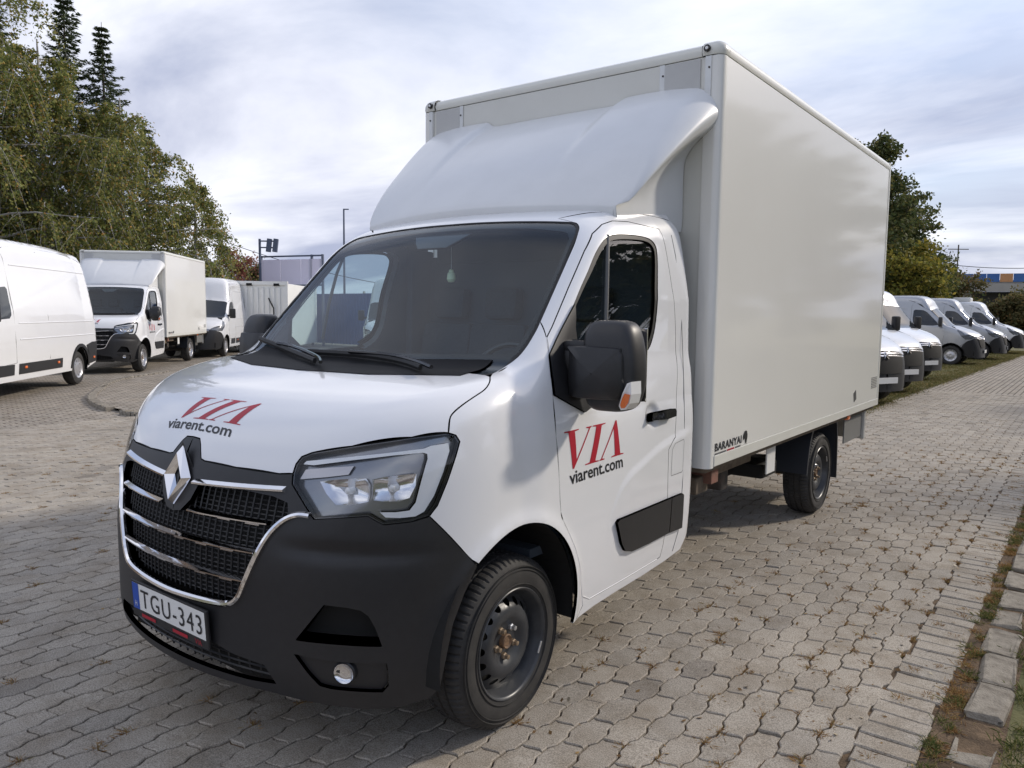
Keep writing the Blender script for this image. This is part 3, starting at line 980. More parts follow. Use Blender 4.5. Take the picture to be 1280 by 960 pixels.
# ---- black bumper with grille opening, lower intake, slots and fog lamp pockets
low_edge = cabP([(345, 867), (390, 878), (457, 887), (507, 883), (538, 873)])
gr_in = [(0, .885), (.05, .893), (.10, .94), (.135, 1.012), (.30, 1.010), (.50, 1.000), (.562, .985), (.570, .955), (.545, .905), (.50, .85), (.465, .79), (.425, .70), (.395, .645), (.36, .618), (.30, .606), (.15, .597), (0, .594)]
lo_in = [(0, .447), (.266, .442), (.365, .420), (.50, .408), (.542, .348), (.42, .340), (.2, .337), (0, .337)]
seam = lambda z: [(-.0022, z)]
bl = V([front_on(F_cab, seam(.300)), front_on(F_cab, [(.2, .301), (.4, .306)]), low_edge, bump_rear[::-1], bump_line[::-1], lamp_low[6:], lamp_top[:1], hood_front[::-1][:-1],
        front_on(F_cab, seam(1.157)), front_on(F_cab, seam(.885)), front_on(F_cab, gr_in[1:-1]), front_on(F_cab, seam(.594)),
        front_on(F_cab, seam(.447)), front_on(F_cab, lo_in[1:-1]), front_on(F_cab, seam(.337))])
slot = cabP([(405, 757), (433, 760.5), (450, 764), (460, 771), (468, 785), (477, 808), (430, 806), (400, 803.5), (370, 800), (388, 778)])
fogp = cabP([(368, 818), (387, 823), (420, 828), (455, 830), (483, 830), (485, 845), (485, 857), (478, 865), (447, 864), (415, 861), (400, 857), (385, 841)])
BD = (-.55, .84, 0)
bumper = panel('bumper', F_cab, [bl, slot, fogp], BD, blackp, truck, both=True, h=.02, gap=.0022, lip=.02, lips=[.09, .035])
for sgn in (0, 1):
    panel('air_slot', F_cab, [slot], BD, void_m, bumper, mirror=sgn, h=.04, off=-.075, lip=0)
    fp = panel('fog_pocket', F_cab, [fogp], BD, blackp, bumper, mirror=sgn, h=.03, off=-.016, lip=0)
    c = cabP([(430, 843)])[0]; nrm = grad(F_cab, np.array([c]))[0]
    if sgn: c = c * [-1, 1, 1]; nrm = nrm * [-1, 1, 1]
    q = Vector((nrm + np.array([0, -.6, 0])) / np.linalg.norm(nrm + np.array([0, -.6, 0]))).to_track_quat('Z', 'Y')
    fl = MB().lathe([(-.02, .042), (.004, .042), (.008, .038)], 24, 'z').build('fog_lamp', blackp, bumper, smooth=True)
    fl.matrix_local = Matrix.Translation(Vector(c) - Vector(nrm) * .012) @ q.to_matrix().to_4x4()
    gl_ = MB().lathe([(.002, .0005), (.0, .018), (.003, .030), (.009, .036)], 24, 'z').build('reflector', chrome, fl, smooth=True)
    ln_ = MB().lathe([(.015, .0005), (.0135, .02), (.010, .036)], 24, 'z').build('lens', lens_c, fl, smooth=True)

def msides(mb, sgn):
    """mirror a collected shape to the other side"""
    if sgn:
        mb.v = [(-x, y, z) for x, y, z in mb.v]
        mb.f = [tuple(reversed(q)) for q in mb.f]
    return mb

# ---- dark tubes behind every joint, added so the gaps read as black shade
sl = MB()
def seal(path, closed=False, depth=.014, r=.008):  # dark tube that stops light coming through the gap
    P = resample(path, .04, closed)
    if closed: P = V([P, P[:1]])
    P = P - grad(F_cab, P) * depth
    sl.tube(P, r, 6, caps=False)
    sl.tube(mir(P), r, 6, caps=False)
for q in (hood_line, hood_front[3:], lamp_top, lamp_low, bump_line, door_front[:-1], ws_edge, rr): seal(q)
seal(door_front[:-4]); seal(door_top[:-2])
sl.build('gap_backing', void_m, truck)
for sgn in (0, 1):
    for q in (V([door_low, door_front[-4:][::-1]]), sill_f):
        P = resample(q, .03, False); P = P - grad(F_cab, P) * .0035
        msides(MB().tube(P, .0055, 6), sgn).build('sill_trim', paint, truck, smooth=True)  # added white tube fills the joint and gives the sill crease its highlight

# ---- trim inside the cab so that the doors, pillars and roof have a lining
for sgn in (0, 1):
    big_win = win_loop + (win_loop - win_loop.mean(0)) * .04
    panel('door_trim', F_cab, [door_loop, big_win], DD, trim_d, doors[sgn], mirror=sgn, h=.06, off=-.05, gap=.004, lip=0)
    panel('pillar_trim', F_cab, [ring, door_loop], SD, trim_d, truck, mirror=sgn, h=.05, off=-.04, gap=.004, lip=0)
panel('roof_lining', F_cab, [V([rl, mir(rl)[::-1][1:-1]])], (0, .5, -.85), mat('roof lining', (.16, .165, .17), .9), truck, h=.08, off=-.05, lip=0)

# ---- grille: recessed mesh, chrome bars, chrome frame
gin = front_on(F_cab, gr_in)
g_loop = V([gin, mir(gin)[::-1][1:-1]])
grille = panel('grille', F_cab, [g_loop], (0, 1, 0), void_m, truck, h=.06, off=-.07, gap=-.006, lip=0)
gm = MB()
def xr(z):
    zs = [.597, .62, .70, .79, .85, .905, .955, 1.0]; xsq = [.30, .37, .43, .467, .503, .547, .572, .55]
    return float(np.interp(z, zs, xsq))
for z in np.arange(.612, 1.012, .0165):
    X = np.linspace(-xr(z), xr(z), 21)
    P = front_on(F_cab, np.stack([X, np.full(21, z)], 1)) + [0, .038, 0]
    gm.tube(P, .0032, 4)
for x in np.arange(-.55, .56, .0335):
    zz = [z for z in np.arange(.60, 1.013, .02) if abs(x) < xr(z)]
    if len(zz) > 2:
        P = front_on(F_cab, np.stack([np.full(len(zz), x), zz], 1)) + [0, .034, 0]
        gm.tube(P, .0036, 4)
gm.build('grille_mesh', blackp, grille)
li = front_on(F_cab, lo_in)
li_loop = V([li, mir(li)[::-1][1:-1]])
intake = panel('lower_intake', F_cab, [li_loop], (0, 1, 0), void_m, bumper, h=.06, off=-.06, gap=-.006, lip=0)
im = MB()
for z in (.362, .385, .408, .43):
    xm = float(np.interp(z, [.34, .348, .408, .42, .447], [.45, .53, .50, .36, .25]))
    P = front_on(F_cab, np.stack([np.linspace(-xm, xm, 21), np.full(21, z)], 1)) + [0, .03, 0]
    im.tube(P, .004, 4)
for x in np.arange(-.5, .51, .05):
    P = front_on(F_cab, [(x, .345), (x, .385), (x, .425 if abs(x) < .34 else .40)]) + [0, .033, 0]
    im.tube(P, .0038, 4)
im.build('intake_mesh', blackp, intake)
MB().box((0, -.70, .41), (1.06, .08, .26)).build('intake_back', void_m, intake)

def strip(mb, P, wid, dep, up=(0, 0, 1)):
    """flat bar of given height and depth along P, facing -y, with a raised centre line"""
    P = np.array(P); n = len(P)
    prof = [(0, wid * .5), (-dep, wid * .12), (-dep, -wid * .12), (0, -wid * .5)]
    v = [(p_[0], p_[1] + a, p_[2] + b) for p_ in P for a, b in prof]
    f = [(i * 4 + k, i * 4 + k + 1, (i + 1) * 4 + k + 1, (i + 1) * 4 + k) for i in range(n - 1) for k in range(3)]
    f += [(3, 2, 1, 0), tuple((n - 1) * 4 + k for k in range(4))]
    mb.add(v, f)
def bar(x0, x1, z0, z1, wid, taper=True):
    X = np.linspace(x0, x1, 13)
    return front_on(F_cab, np.stack([X, np.linspace(z0, z1, 13)], 1))
for sgn in (-1, 1):
    b1 = MB(); strip(b1, V([bar(.10, .545, 1.004, 1.027, 0)]) * [sgn, 1, 1] + [0, .006, 0], .028, .020)
    b1.build('chrome_bar', chrome, grille)
    b2 = MB(); strip(b2, bar(.098, .502, .904, .909, 0) * [sgn, 1, 1] + [0, .010, 0], .018, .018)
    b2.build('chrome_bar', chrome, grille)
for z, xe in ((.805, .462), (.70, .421)):
    b3 = MB(); strip(b3, bar(-xe, xe, z, z, 0) + [0, .010, 0], .018, .018)
    b3.build('chrome_bar', chrome, grille)
for z, xe, x0 in ((.909, .49, .13), (.805, .45, 0.03), (.70, .41, .03)):          # bright inserts under each bar
    for sgn in (-1, 1):
        for k, x in enumerate(np.arange(x0, xe - .04, .135)):
            P = front_on(F_cab, np.stack([np.linspace(x, x + .062, 4), np.full(4, z - .010)], 1)) * [sgn, 1, 1] + [0, .010, 0]
            st = MB(); strip(st, P, .013, .008); st.build('bar_insert', chrome2, grille)
fr = front_on(F_cab, [(.655, .953), (.62, .954), (.585, .943), (.55, .918), (.512, .872), (.472, .795), (.423, .69), (.402, .648), (.375, .619), (.335, .604), (.263, .597), (.15, .592), (0, .588)])
fr = smooth_loop(V([fr, mir(fr)[::-1][1:]]), 3, False)
fm = MB().tube(fr + [0, -.003, 0], .0135, 8, flat=.8)
fm.build('chrome_frame', chrome, bumper, smooth=True)

# ---- diamond emblem
em = MB()
cz, hw, hh = 1.018, .080, .113
cy = float(front_on(F_cab, [(0, 1.0)])[0][1]) - .012
o4 = [(0, hh), (hw, 0), (0, -hh), (-hw, 0)]
i4 = [(0, hh * .50), (hw * .40, 0), (0, -hh * .50), (-hw * .40, 0)]
def ey(z): return cy + .02 * (z / hh)
v = [(x, ey(z) + .012, cz + z) for x, z in o4] + [(x * .74, ey(z) - .016, cz + z * .76) for x, z in o4] + [(x, ey(z) + .012, cz + z) for x, z in i4]
f = []
for k in range(4):
    n2 = (k + 1) % 4
    f += [(k, n2, 4 + n2, 4 + k), (4 + k, 4 + n2, 8 + n2, 8 + k)]
em.add(v, f)
em.build('emblem', chrome, truck)
eb = MB().add([(x * 1.25, cy + .030, cz + z * 1.12) for x, z in o4], [(0, 1, 2, 3)])
eb.build('emblem_backing', blackp, truck)

# ---- number plate
def text2d(s, offset=0., size=1., shear=0., spacing=1.):
    cu = bpy.data.curves.new('t', 'FONT')
    cu.body = s; cu.size = size; cu.offset = offset; cu.shear = shear; cu.space_character = spacing
    cu.resolution_u = 3
    ob = bpy.data.objects.new('t', cu); COL.objects.link(ob)
    dg = bpy.context.evaluated_depsgraph_get()
    me = bpy.data.meshes.new_from_object(ob.evaluated_get(dg))
    v = np.array([tuple(q.co) for q in me.vertices]); f = [tuple(q.vertices) for q in me.polygons]
    bpy.data.objects.remove(ob); bpy.data.meshes.remove(me); bpy.data.curves.remove(cu)
    return v[:, :2], f
def flat_text(name, s, m, parent, org, ux, uy, width, height, **k):
    """text filling width x height from the lower left corner org, along unit vectors ux, uy"""
    v, f = text2d(s, **k)
    v = v - v.min(0)
    v = v / v.max(0) * [width, height]
    P = np.array(org) + np.outer(v[:, 0], ux) + np.outer(v[:, 1], uy)
    nn = np.cross(ux, uy)
    return mesh(name, P, f, m, parent, smooth=False)
py, pz = -.880, .507
tl = np.array([0, -.06, 1.]); tl /= np.linalg.norm(tl)
pl = MB().box((0, py, pz - .012), (.545, .012, .148), bev=.004, rx=.06).build('number_plate', blackp, truck)
pn = np.array([0, -1., -.06])
def pp(x, z, o=.0075): return np.array([x, py, pz]) + tl * z + pn * o
def quad(name, x0, x1, z0, z1, m, o, parent): return mesh(name, [pp(x0, z0, o), pp(x1, z0, o), pp(x1, z1, o), pp(x0, z1, o)], [(0, 1, 2, 3)], m, parent, smooth=False)
quad('plate_face', -.26, .26, -.052, .055, white_p, .0075, pl)
quad('plate_band', -.26, -.212, -.052, .055, blue_p, .0085, pl)
EX = np.array([1., 0, 0])
flat_text('plate_text', 'TGU-343', blk_d, pl, pp(-.195, -.037, .0095), EX, tl, .435, .074, spacing=1.15)
flat_text('plate_country', 'H', white_p, pl, pp(-.244, -.040, .0095), EX, tl, .015, .022)
for x0_ in (-.2, .03): quad('plate_sticker', x0_, x0_ + .105, -.078, -.064, red_d, .0085, pl)
flat_text('plate_caption', 'VIA', red_d, pl, pp(.185, -.080, .0085), EX, tl, .045, .020)

# ---- headlamps
lamp_loop = V([lamp_top, lamp_low[:]])
LD = (-.5, .85, -.1)
z3 = lambda l: [(340 + a / 4, 520 + b / 4) for a, b in l]
for sgn in (0, 1):
    hlm = panel('headlight', F_cab, [lamp_loop], LD, lens_c, truck, mirror=sgn, h=.035, gap=.003, lip=0)
    panel('bezel', F_cab, [lamp_loop, lamp_loop + (lamp_loop.mean(0) - lamp_loop) * .032], LD, lamp_in, hlm, mirror=sgn, h=.03, gap=.0035, off=-.003, lip=.05, lips=[.028])
    panel('housing', F_cab, [lamp_loop], LD, lamp_grey, hlm, mirror=sgn, h=.04, off=-.036, lip=0)
    drl = cabP(z3([(150, 238), (165, 222), (400, 200), (620, 178), (760, 163), (800, 148), (888, 135), (893, 175), (862, 280), (815, 400), (765, 480), (720, 505), (640, 513), (568, 510), (540, 484),
                   (620, 484), (690, 475), (722, 435), (752, 320), (782, 215), (780, 190), (760, 183), (600, 196), (400, 218), (200, 243)]))
    panel('running_light', F_cab, [drl], LD, mat('running light', (.86, .87, .88), .22, coat=.6), hlm, mirror=sgn, h=.03, hb=.008, off=-.010, lip=.022)
    for pod in ([(232, 326), (300, 318), (400, 312), (468, 312), (490, 345), (490, 400), (480, 432), (400, 446), (312, 446), (265, 390)],
                [(500, 318), (560, 306), (640, 298), (726, 290), (722, 350), (690, 412), (640, 428), (560, 432), (505, 425)]):
        q = cabP(z3(pod))
        pc = q.mean(0)
        nn = grad(F_cab, q)
        c_n = grad(F_cab, pc[None])[0]
        rings = [q - nn * .012, pc + (q - pc) * .86 - c_n * .020, pc + (q - pc) * .5 - c_n * .030, pc + (q - pc) * .16 - c_n * .034]
        m_ = len(q)
        vv = V(rings); ff = [(i * m_ + k, i * m_ + (k + 1) % m_, (i + 1) * m_ + (k + 1) % m_, (i + 1) * m_ + k) for i in range(3) for k in range(m_)] + [tuple(3 * m_ + k for k in range(m_))]
        if sgn: vv = mir(vv); ff = [tuple(reversed(k)) for k in ff]
        rf = mesh('reflector', vv, ff, chrome2, hlm, sharp=50)
        bc = pc - c_n * .026
        bl_ = MB().lathe([(-.012, .013), (.014, .013), (.020, .008), (.022, .0005)], 14, 'y').build('bulb', white_l, rf, smooth=True)
        bl_.location = bc * ([-1, 1, 1] if sgn else [1, 1, 1]); bl_.rotation_euler = (0, math.pi, 0)
        bl_.rotation_euler = (math.pi, 0, 0)
    ind = cabP(z3([(152, 262), (280, 252), (400, 246), (372, 290), (250, 303), (122, 312)]))
    panel('indicator', F_cab, [ind], LD, mat('indicator cup', (.62, .58, .56), .25, metal=.7), hlm, mirror=sgn, h=.03, off=-.022, lip=.015)

# ---- door furniture
ml = side_on(F_cab, [(.672, .700), (.69, .711), (1.226, .711), (1.226, .528), (1.0, .524), (.83, .527), (.765, .545), (.725, .59)])
ml2 = side_on(F_cab, [(1.234, .711), (1.36, .711), (1.375, .70), (1.385, .52), (1.234, .527)])
hs = side_on(F_cab, [(.955, 1.140), (.965, 1.128), (1.10, 1.127), (1.222, 1.134), (1.228, 1.16), (1.215, 1.172), (1.09, 1.172), (.965, 1.168)])
hp = side_on(F_cab, [(1.03 + .075 * math.cos(a), 1.155 + .055 * math.sin(a)) for a in np.linspace(0, 2 * math.pi, 20)[:-1]])
flap = side_on(F_cab, [(1.262, .99), (1.365, 1.0), (1.372, .985), (1.375, .83), (1.362, .822), (1.235, .822), (1.232, .96)])
fl_in = flap + (flap.mean(0) - flap) * .035
for sgn in (0, 1):
    panel('side_moulding', F_cab, [ml], DD, blackp, doors[sgn], mirror=sgn, h=.05, off=.016, lip=.022)
    panel('corner_moulding', F_cab, [ml2], DD, blackp, truck, mirror=sgn, h=.05, off=.016, lip=.022)
    dh = panel('door_handle', F_cab, [hs], DD, blackg, doors[sgn], mirror=sgn, h=.02, hb=.008, off=.034, lip=.028)
    if not sgn: panel('fuel_flap', F_cab, [flap, fl_in], DD, grey_d, truck, h=.05, off=.0007, lip=0)
# pressed seam on the rear corner panel
sm = MB()
for pth in ([(1.385, 2.06), (1.395, 1.95), (1.405, 1.6), (1.395, 1.3), (1.385, 1.1), (1.38, .75), (1.372, .5), (1.33, .40)],):
    P = side_on(F_cab, pth)
    P = resample(P, .03, False); P = P + grad(F_cab, P) * .0008
    sm.tube(P, .0018, 4); sm.tube(mir(P), .0018, 4)
sm.build('panel_seam', grey_d, truck)

# ---- lettering
LV = [(0, 1), (.36, 1), (.36, .975), (.265, .955), (.447, .22), (.625, .955), (.55, .975), (.55, 1), (.69, 1), (.69, .975), (.655, .955), (.43, 0), (.395, 0), (.105, .955), (0, .975)]
LI = [(.72, 1), (1.07, 1), (1.07, .975), (.97, .955), (.97, .045), (1.07, .025), (1.07, 0), (.71, 0), (.71, .025), (.82, .045), (.82, .955), (.72, .975)]
LA = [(1.78 - x, 1 - y) for x, y in LV]
def affine(st, P3):
    A = np.array([[s_, t_, 1] for s_, t_ in st]); X = np.linalg.lstsq(A, np.array(P3), rcond=None)[0]
    return lambda q: np.array([[s_, t_, 1] for s_, t_ in q]) @ X
via_st = [(0, 1), (1.36, 1), (.42, 0), (1.78, 0)]
AD = affine(via_st, cabP([(704.5, 540), (770, 525.5), (717.5, 586), (778.5, 567)]))
AH = affine(via_st, cabP([(253.5, 497), (325, 504), (227, 521.5), (301, 532.5)]))
def via(A, d, parent, m, mirror=False):
    for name, lt in (('letter_v', LV), ('letter_i', LI), ('letter_a', LA)):
        panel('lettering', F_cab, [A(lt)], d, m, parent, mirror=False, h=.03, hb=.012, off=.0012, lip=0)
def text_on(s, st, px, d, m, parent, name='lettering', **k):
    v, f = text2d(s, **k)
    v = v - v.min(0)
    xh = text2d('x', **k)[0]; xh = xh[:, 1].max() - xh[:, 1].min()
    W_ = v[:, 0].max()
    A = affine([(0, xh), (0, 0), (W_, 0), (W_, xh)], cabP(px))
    Q = A(v)
    u_, v_, d_ = frame(d)
    O = Q - np.outer(np.full(len(Q), .4), d_)
    X = hit(F_cab, O, np.broadcast_to(d_, O.shape), 0, .9, 120)
    X = X + grad(F_cab, X) * .0014
    return mesh(name, X, f, m, parent, smooth=False)
via(AD, DD, doors[0], red_d)
via(AH, HD, bonnet, red_h)
text_on('viarent.com', None, [(711, 595.5), (713, 606), (778, 584), (778.5, 573.5)], DD, blk_d, doors[0], offset=.016)
text_on('viarent.com', None, [(211.5, 526.5), (208.5, 535), (287, 546.5), (291, 537.5)], HD, blk_d, bonnet, offset=.016)

# ---- mirrors
def mirror_set(sgn):
    base = cabP([(717, 381), (701, 411), (685.5, 444), (688, 470), (691, 494), (712, 506), (729.5, 515.5), (742, 505), (742, 470), (732, 450), (720, 436), (717, 410)])
    mr = panel('wing_mirror', F_cab, [base], DD, blackp, truck, mirror=sgn, h=.03, off=.012, lip=.016)
    # head as stacked rounded slices
    sl_ = [(1.256, 1.125, 1.245, .33, .43), (1.268, 1.10, 1.275, .315, .445), (1.30, 1.085, 1.300, .30, .455), (1.36, 1.078, 1.316, .29, .46), (1.43, 1.073, 1.319, .288, .46),
           (1.50, 1.072, 1.312, .29, .46), (1.555, 1.075, 1.300, .298, .458), (1.59, 1.084, 1.286, .312, .452), (1.612, 1.10, 1.265, .33, .44), (1.622, 1.135, 1.23, .355, .425)]
    sl_ = smooth_loop(np.array(sl_), 3, False)
    G = []
    for z, x0, x1, y0, y1 in sl_:
        cx, cy_, a, b = (x0 + x1) / 2, (y0 + y1) / 2, (x1 - x0) / 2, (y1 - y0) / 2
        row = []
        for t in np.linspace(0, 2 * math.pi, 40, endpoint=False):
            c_, s_ = math.cos(t), math.sin(t)
            row.append((cx + a * abs(c_) ** .55 * np.sign(c_), cy_ + b * abs(s_) ** .7 * np.sign(s_) - .10 * (cx + a * abs(c_) ** .55 * np.sign(c_) - 1.2) * -.6, z))
        G.append(row)
    G = np.array(G)
    mb = MB(); n_ = 40; rws = len(G)
    mb.add(G.reshape(-1, 3), [(i * n_ + j, i * n_ + (j + 1) % n_, (i + 1) * n_ + (j + 1) % n_, (i + 1) * n_ + j) for i in range(rws - 1) for j in range(n_)]
           + [tuple(range(n_ - 1, -1, -1)), tuple((rws - 1) * n_ + j for j in range(n_))])
    hd = msides(mb, sgn).build('mirror_head', blackp, mr, smooth=True, sharp=60)
    # proud lower cover on the front of the head
    cv = MB()
    def yfr(x, z):
        zc = np.interp(z, sl_[:, 0], sl_[:, 3])
        return zc + .06 * (x - 1.2)
    out2 = [(1.035, 1.515), (1.245, 1.515), (1.268, 1.500), (1.278, 1.46), (1.280, 1.36), (1.262, 1.318), (1.235, 1.306), (1.045, 1.306), (1.03, 1.33), (1.03, 1.49)]
    o3 = resample(smooth_loop(np.array(out2), 3), .03)
    k = len(o3)
    cc = o3.mean(0)
    rows_ = []
    for sc, dy_ in ((1.0, .03), (1.0, -.004), (.955, -.014), (.5, -.022), (.02, -.026)):
        q = cc + (o3 - cc) * sc
        rows_.append([(x, yfr(x, z) + dy_ + .035 * max(0, 1.09 - x) / .06 * .5, z) for x, z in q])
    cv.add(np.array(rows_).reshape(-1, 3), [(i * k + j, (i + 1) * k + j, (i + 1) * k + (j + 1) % k, i * k + (j + 1) % k) for i in range(4) for j in range(k)])
    msides(cv, sgn).build('mirror_cover', blackp, hd, smooth=True, sharp=50)
    arm = MB()
    arm.box((1.045, .36, 1.515), (.13, .085, .045), bev=.016)
    arm.box((1.05, .36, 1.325), (.14, .085, .05), bev=.018)
    arm.lathe([(1.30, .034), (1.53, .034), (1.54, .028)], 16, 'z', (1.035, .355, 0))
    arm.box((.985, .345, 1.45), (.06, .05, .10), bev=.02)
    msides(arm, sgn).build('mirror_arm', blackp, mr, smooth=True)
    il_ = MB()
    pts = [(1.317, 1.385), (1.300, 1.378), (1.278, 1.335), (1.258, 1.285), (1.262, 1.268), (1.285, 1.272), (1.306, 1.298), (1.317, 1.335)]
    k = len(pts)
    fr_ = [(x, yfr(x, z) - .004, z) for x, z in pts]; bk_ = [(x + .004, yfr(x, z) + .07, z) for x, z in pts]
    il_.add(fr_ + bk_, [tuple(range(k - 1, -1, -1)), tuple(range(k, 2 * k))] + [(i, (i + 1) % k, k + (i + 1) % k, k + i) for i in range(k)])
    il = msides(il_, sgn).build('indicator', white_l, hd)
    ol = MB(); pts = [(1.314, 1.335), (1.290, 1.338), (1.278, 1.318), (1.266, 1.290), (1.268, 1.276), (1.284, 1.279), (1.303, 1.302)]
    k = len(pts)
    ol.add([(x, yfr(x, z) - .0065, z) for x, z in pts], [tuple(range(k - 1, -1, -1))])
    msides(ol, sgn).build('amber_lens', orange, hd)
    gl2 = MB(); gl2.box((1.195, .463, 1.44), (.20, .006, .30), bev=.002)
    msides(gl2, sgn).build('mirror_glass', chrome, hd)
    return mr
for sgn in (0, 1): mirror_set(sgn)

# ---- wipers and cowl
wn = lambda px, o: (lambda P: P + grad(F_cab, P) * o)(cabP(px))
for pts, arm in (([(329, 427), (360, 441), (394, 457)], [(352, 436), (372, 441), (396, 455), (402, 463)]),
                 ([(388, 444.5), (455, 449), (500, 457), (526, 466)], [(440, 448), (490, 453), (520, 462), (540, 470)])):
    wp = MB().tube(smooth_loop(wn(pts, .022), 5, False), .009, 6, flat=1.6).build('wiper', rubber, truck)
    MB().tube(smooth_loop(wn(arm, .036), 4, False), .009, 6).build('wiper_arm', blackg, wp)
cw = front_on(F_cab, [(-.78, 1.452), (-.4, 1.440), (0, 1.436), (.4, 1.440), (.78, 1.452), (.78, 1.40), (.4, 1.39), (0, 1.388), (-.4, 1.39), (-.78, 1.40)])
panel('cowl', F_cab, [cw], WD, mat('cowl plastic', (.008, .008, .009), .6, spec=.15), truck, h=.05, off=.003, lip=.01)
# ================================================================== wheels
def make_wheel(parent):
    """left-hand wheel: outer face of the tyre at x = 0, axle along x"""
    wh = empty('wheel', parent=parent)
    n = 280
    prof = [(-.018, .212), (-.006, .222), (.000, .250), (.001, .275), (-.004, .302), (-.014, .322), (-.022, .330), (-.030, .337),
            (-.050, .342), (-.064, .3435), (-.066, .336), (-.074, .336), (-.076, .344), (-.108, .345), (-.110, .337), (-.120, .337), (-.122, .345),
            (-.152, .344), (-.154, .336), (-.162, .336), (-.164, .3435), (-.182, .341), (-.198, .335), (-.210, .320), (-.225, .275), (-.215, .215)]
    mb = MB()
    v = []
    for j, (h, r) in enumerate(prof):
        for k in range(n):
            rr_ = r
            if 6 <= j <= 9 and k % 4 == 0: rr_ -= .007
            if (12 <= j <= 13 or 16 <= j <= 17) and (k + 2) % 4 == 0: rr_ -= .004
            if 20 <= j <= 22 and k % 4 == 1: rr_ -= .007
            q = 2 * math.pi * k / n
            v.append((h, rr_ * math.cos(q), rr_ * math.sin(q)))
    f = [(i * n + k, (i + 1) * n + k, (i + 1) * n + (k + 1) % n, i * n + (k + 1) % n) for i in range(len(prof) - 1) for k in range(n)]
    mb.add(v, f)
    ty = mb.build('tyre', tyre_m, wh, smooth=True, sharp=28)
    ring_ = MB()
    for r0 in (.237, .292, .306):
        ring_.lathe([(-.004, r0 - .0022), (.0028, r0 - .001), (.0028, r0 + .001), (-.004, r0 + .0022)], 72, 'x')
    ring_.build('sidewall_rib', tyre_m, ty, smooth=True)
    rm = MB()
    rm.lathe([(-.020, .219), (-.004, .222), (-.001, .219), (-.004, .212), (-.012, .207), (-.040, .204), (-.052, .196), (-.11, .190), (-.20, .20)], 72, 'x')
    # pressed disc with a ring of holes
    def dz(r):
        return np.interp(r, [0, .03, .055, .062, .075, .09, .115, .14, .158, .175, .192, .2], [-.052, -.052, -.052, -.050, -.047, -.034, -.024, -.028, -.046, -.062, -.068, -.07])
    hn = 16
    loops = [np.array([(.199 * math.cos(a), .199 * math.sin(a)) for a in np.linspace(0, 2 * math.pi, 72, endpoint=False)]),
             np.array([(.031 * math.cos(a), .031 * math.sin(a)) for a in np.linspace(0, 2 * math.pi, 24, endpoint=False)])]
    for k in range(hn):
        a = 2 * math.pi * k / hn
        e = [(.0155 * math.cos(t), .0165 * math.sin(t)) for t in np.linspace(0, 2 * math.pi, 14, endpoint=False)]
        loops.append(np.array([((.160 + x) * math.cos(a) - y * math.sin(a), (.160 + x) * math.sin(a) + y * math.cos(a)) for x, y in e]))
    rings_ = np.array([(r * math.cos(a), r * math.sin(a)) for r in (.045, .06, .07, .08, .09, .10, .115, .13, .142, .18, .19) for a in np.linspace(0, 2 * math.pi, 64, endpoint=False)])
    okk = inside(rings_, loops)
    rings_ = rings_[okk]
    allb = V(loops)
    dmin = np.array([((allb - q) ** 2).sum(1).min() for q in rings_])
    pts = V([allb, rings_[dmin > .004 ** 2]])
    ed = []; o_ = 0
    for q in loops:
        ed += [(o_ + i, o_ + (i + 1) % len(q)) for i in range(len(q))]; o_ += len(q)
    vv, ee, ff, *_ = delaunay_2d_cdt([Vector(q) for q in pts], ed, [], 0, 1e-6)
    V2 = np.array([tuple(q) for q in vv])
    cen = np.array([V2[list(q)].mean(0) for q in ff]); ok = inside(cen, loops)
    ff = [q for q, k in zip(ff, ok) if k]
    rad = np.linalg.norm(V2, axis=1)
    X = np.stack([dz(rad), V2[:, 0], V2[:, 1]], 1)
    rm.add(X, ff)
    rm.build('rim', rim_m, wh, smooth=True, sharp=45)
    MB().lathe([(-.14, .19), (-.13, .02), (-.13, .0005)], 40, 'x').build('brake_drum', void_m, wh)
    hb = MB().lathe([(-.060, .030), (-.034, .030), (-.030, .026), (-.036, .020), (-.036, .0005)], 24, 'x')
    hb.build('hub', rust, wh, smooth=True)
    for k in range(5):
        a = 2 * math.pi * k / 5 + .5
        c_, s_ = .060 * math.cos(a), .060 * math.sin(a)
        MB().lathe([(-.055, .0145), (-.040, .0145), (-.036, .010), (-.022, .010), (-.020, .0005)], 6, 'x', (0, c_, s_)).build('wheel_bolt', zinc if k == 0 else bolt_m, wh)
    wt = MB().box((-.006, .150, -.142), (.006, .05, .010), bev=.002, rx=.75).build('balance_weight', zinc, wh)
    return wh

wheel0 = make_wheel(truck)
wheel0.location = (.985, 0, TYRE_R - .004)
wheel0.rotation_euler = (R_(20), 0, R_(1.0))
for (x, y, rz) in ((-.985, 0, math.pi), (.970, WB, 0), (-.970, WB, math.pi)):
    wc = copy_tree(wheel0, truck)
    wc.location = (x, y, TYRE_R - .004)
    wc.rotation_euler = (R_(70), 0, rz)

# wheel housings
for sgn in (0, 1):
    wl_ = MB()
    a_ = [(-.03 + .425 * math.cos(R_(a)), .39 + .455 * math.sin(R_(a))) for a in np.linspace(-8, 188, 26)]
    v = [(x, y, z) for x in (1.005, .60) for y, z in a_]
    k = len(a_)
    wl_.add(v, [(i, i + 1, k + i + 1, k + i) for i in range(k - 1)] + [tuple(range(k, 2 * k))])
    msides(wl_, sgn).build('arch_liner', void_m, truck)
ub = MB()
ub.box((0, .55, .36), (1.7, 1.8, .05)); ub.box((0, -.5, .33), (1.25, .5, .05)); ub.box((0, -.45, .75), (1.2, .12, .7)); ub.box((0, .02, 1.15), (1.70, .06, .42))
ub.build('underbody', void_m, truck)

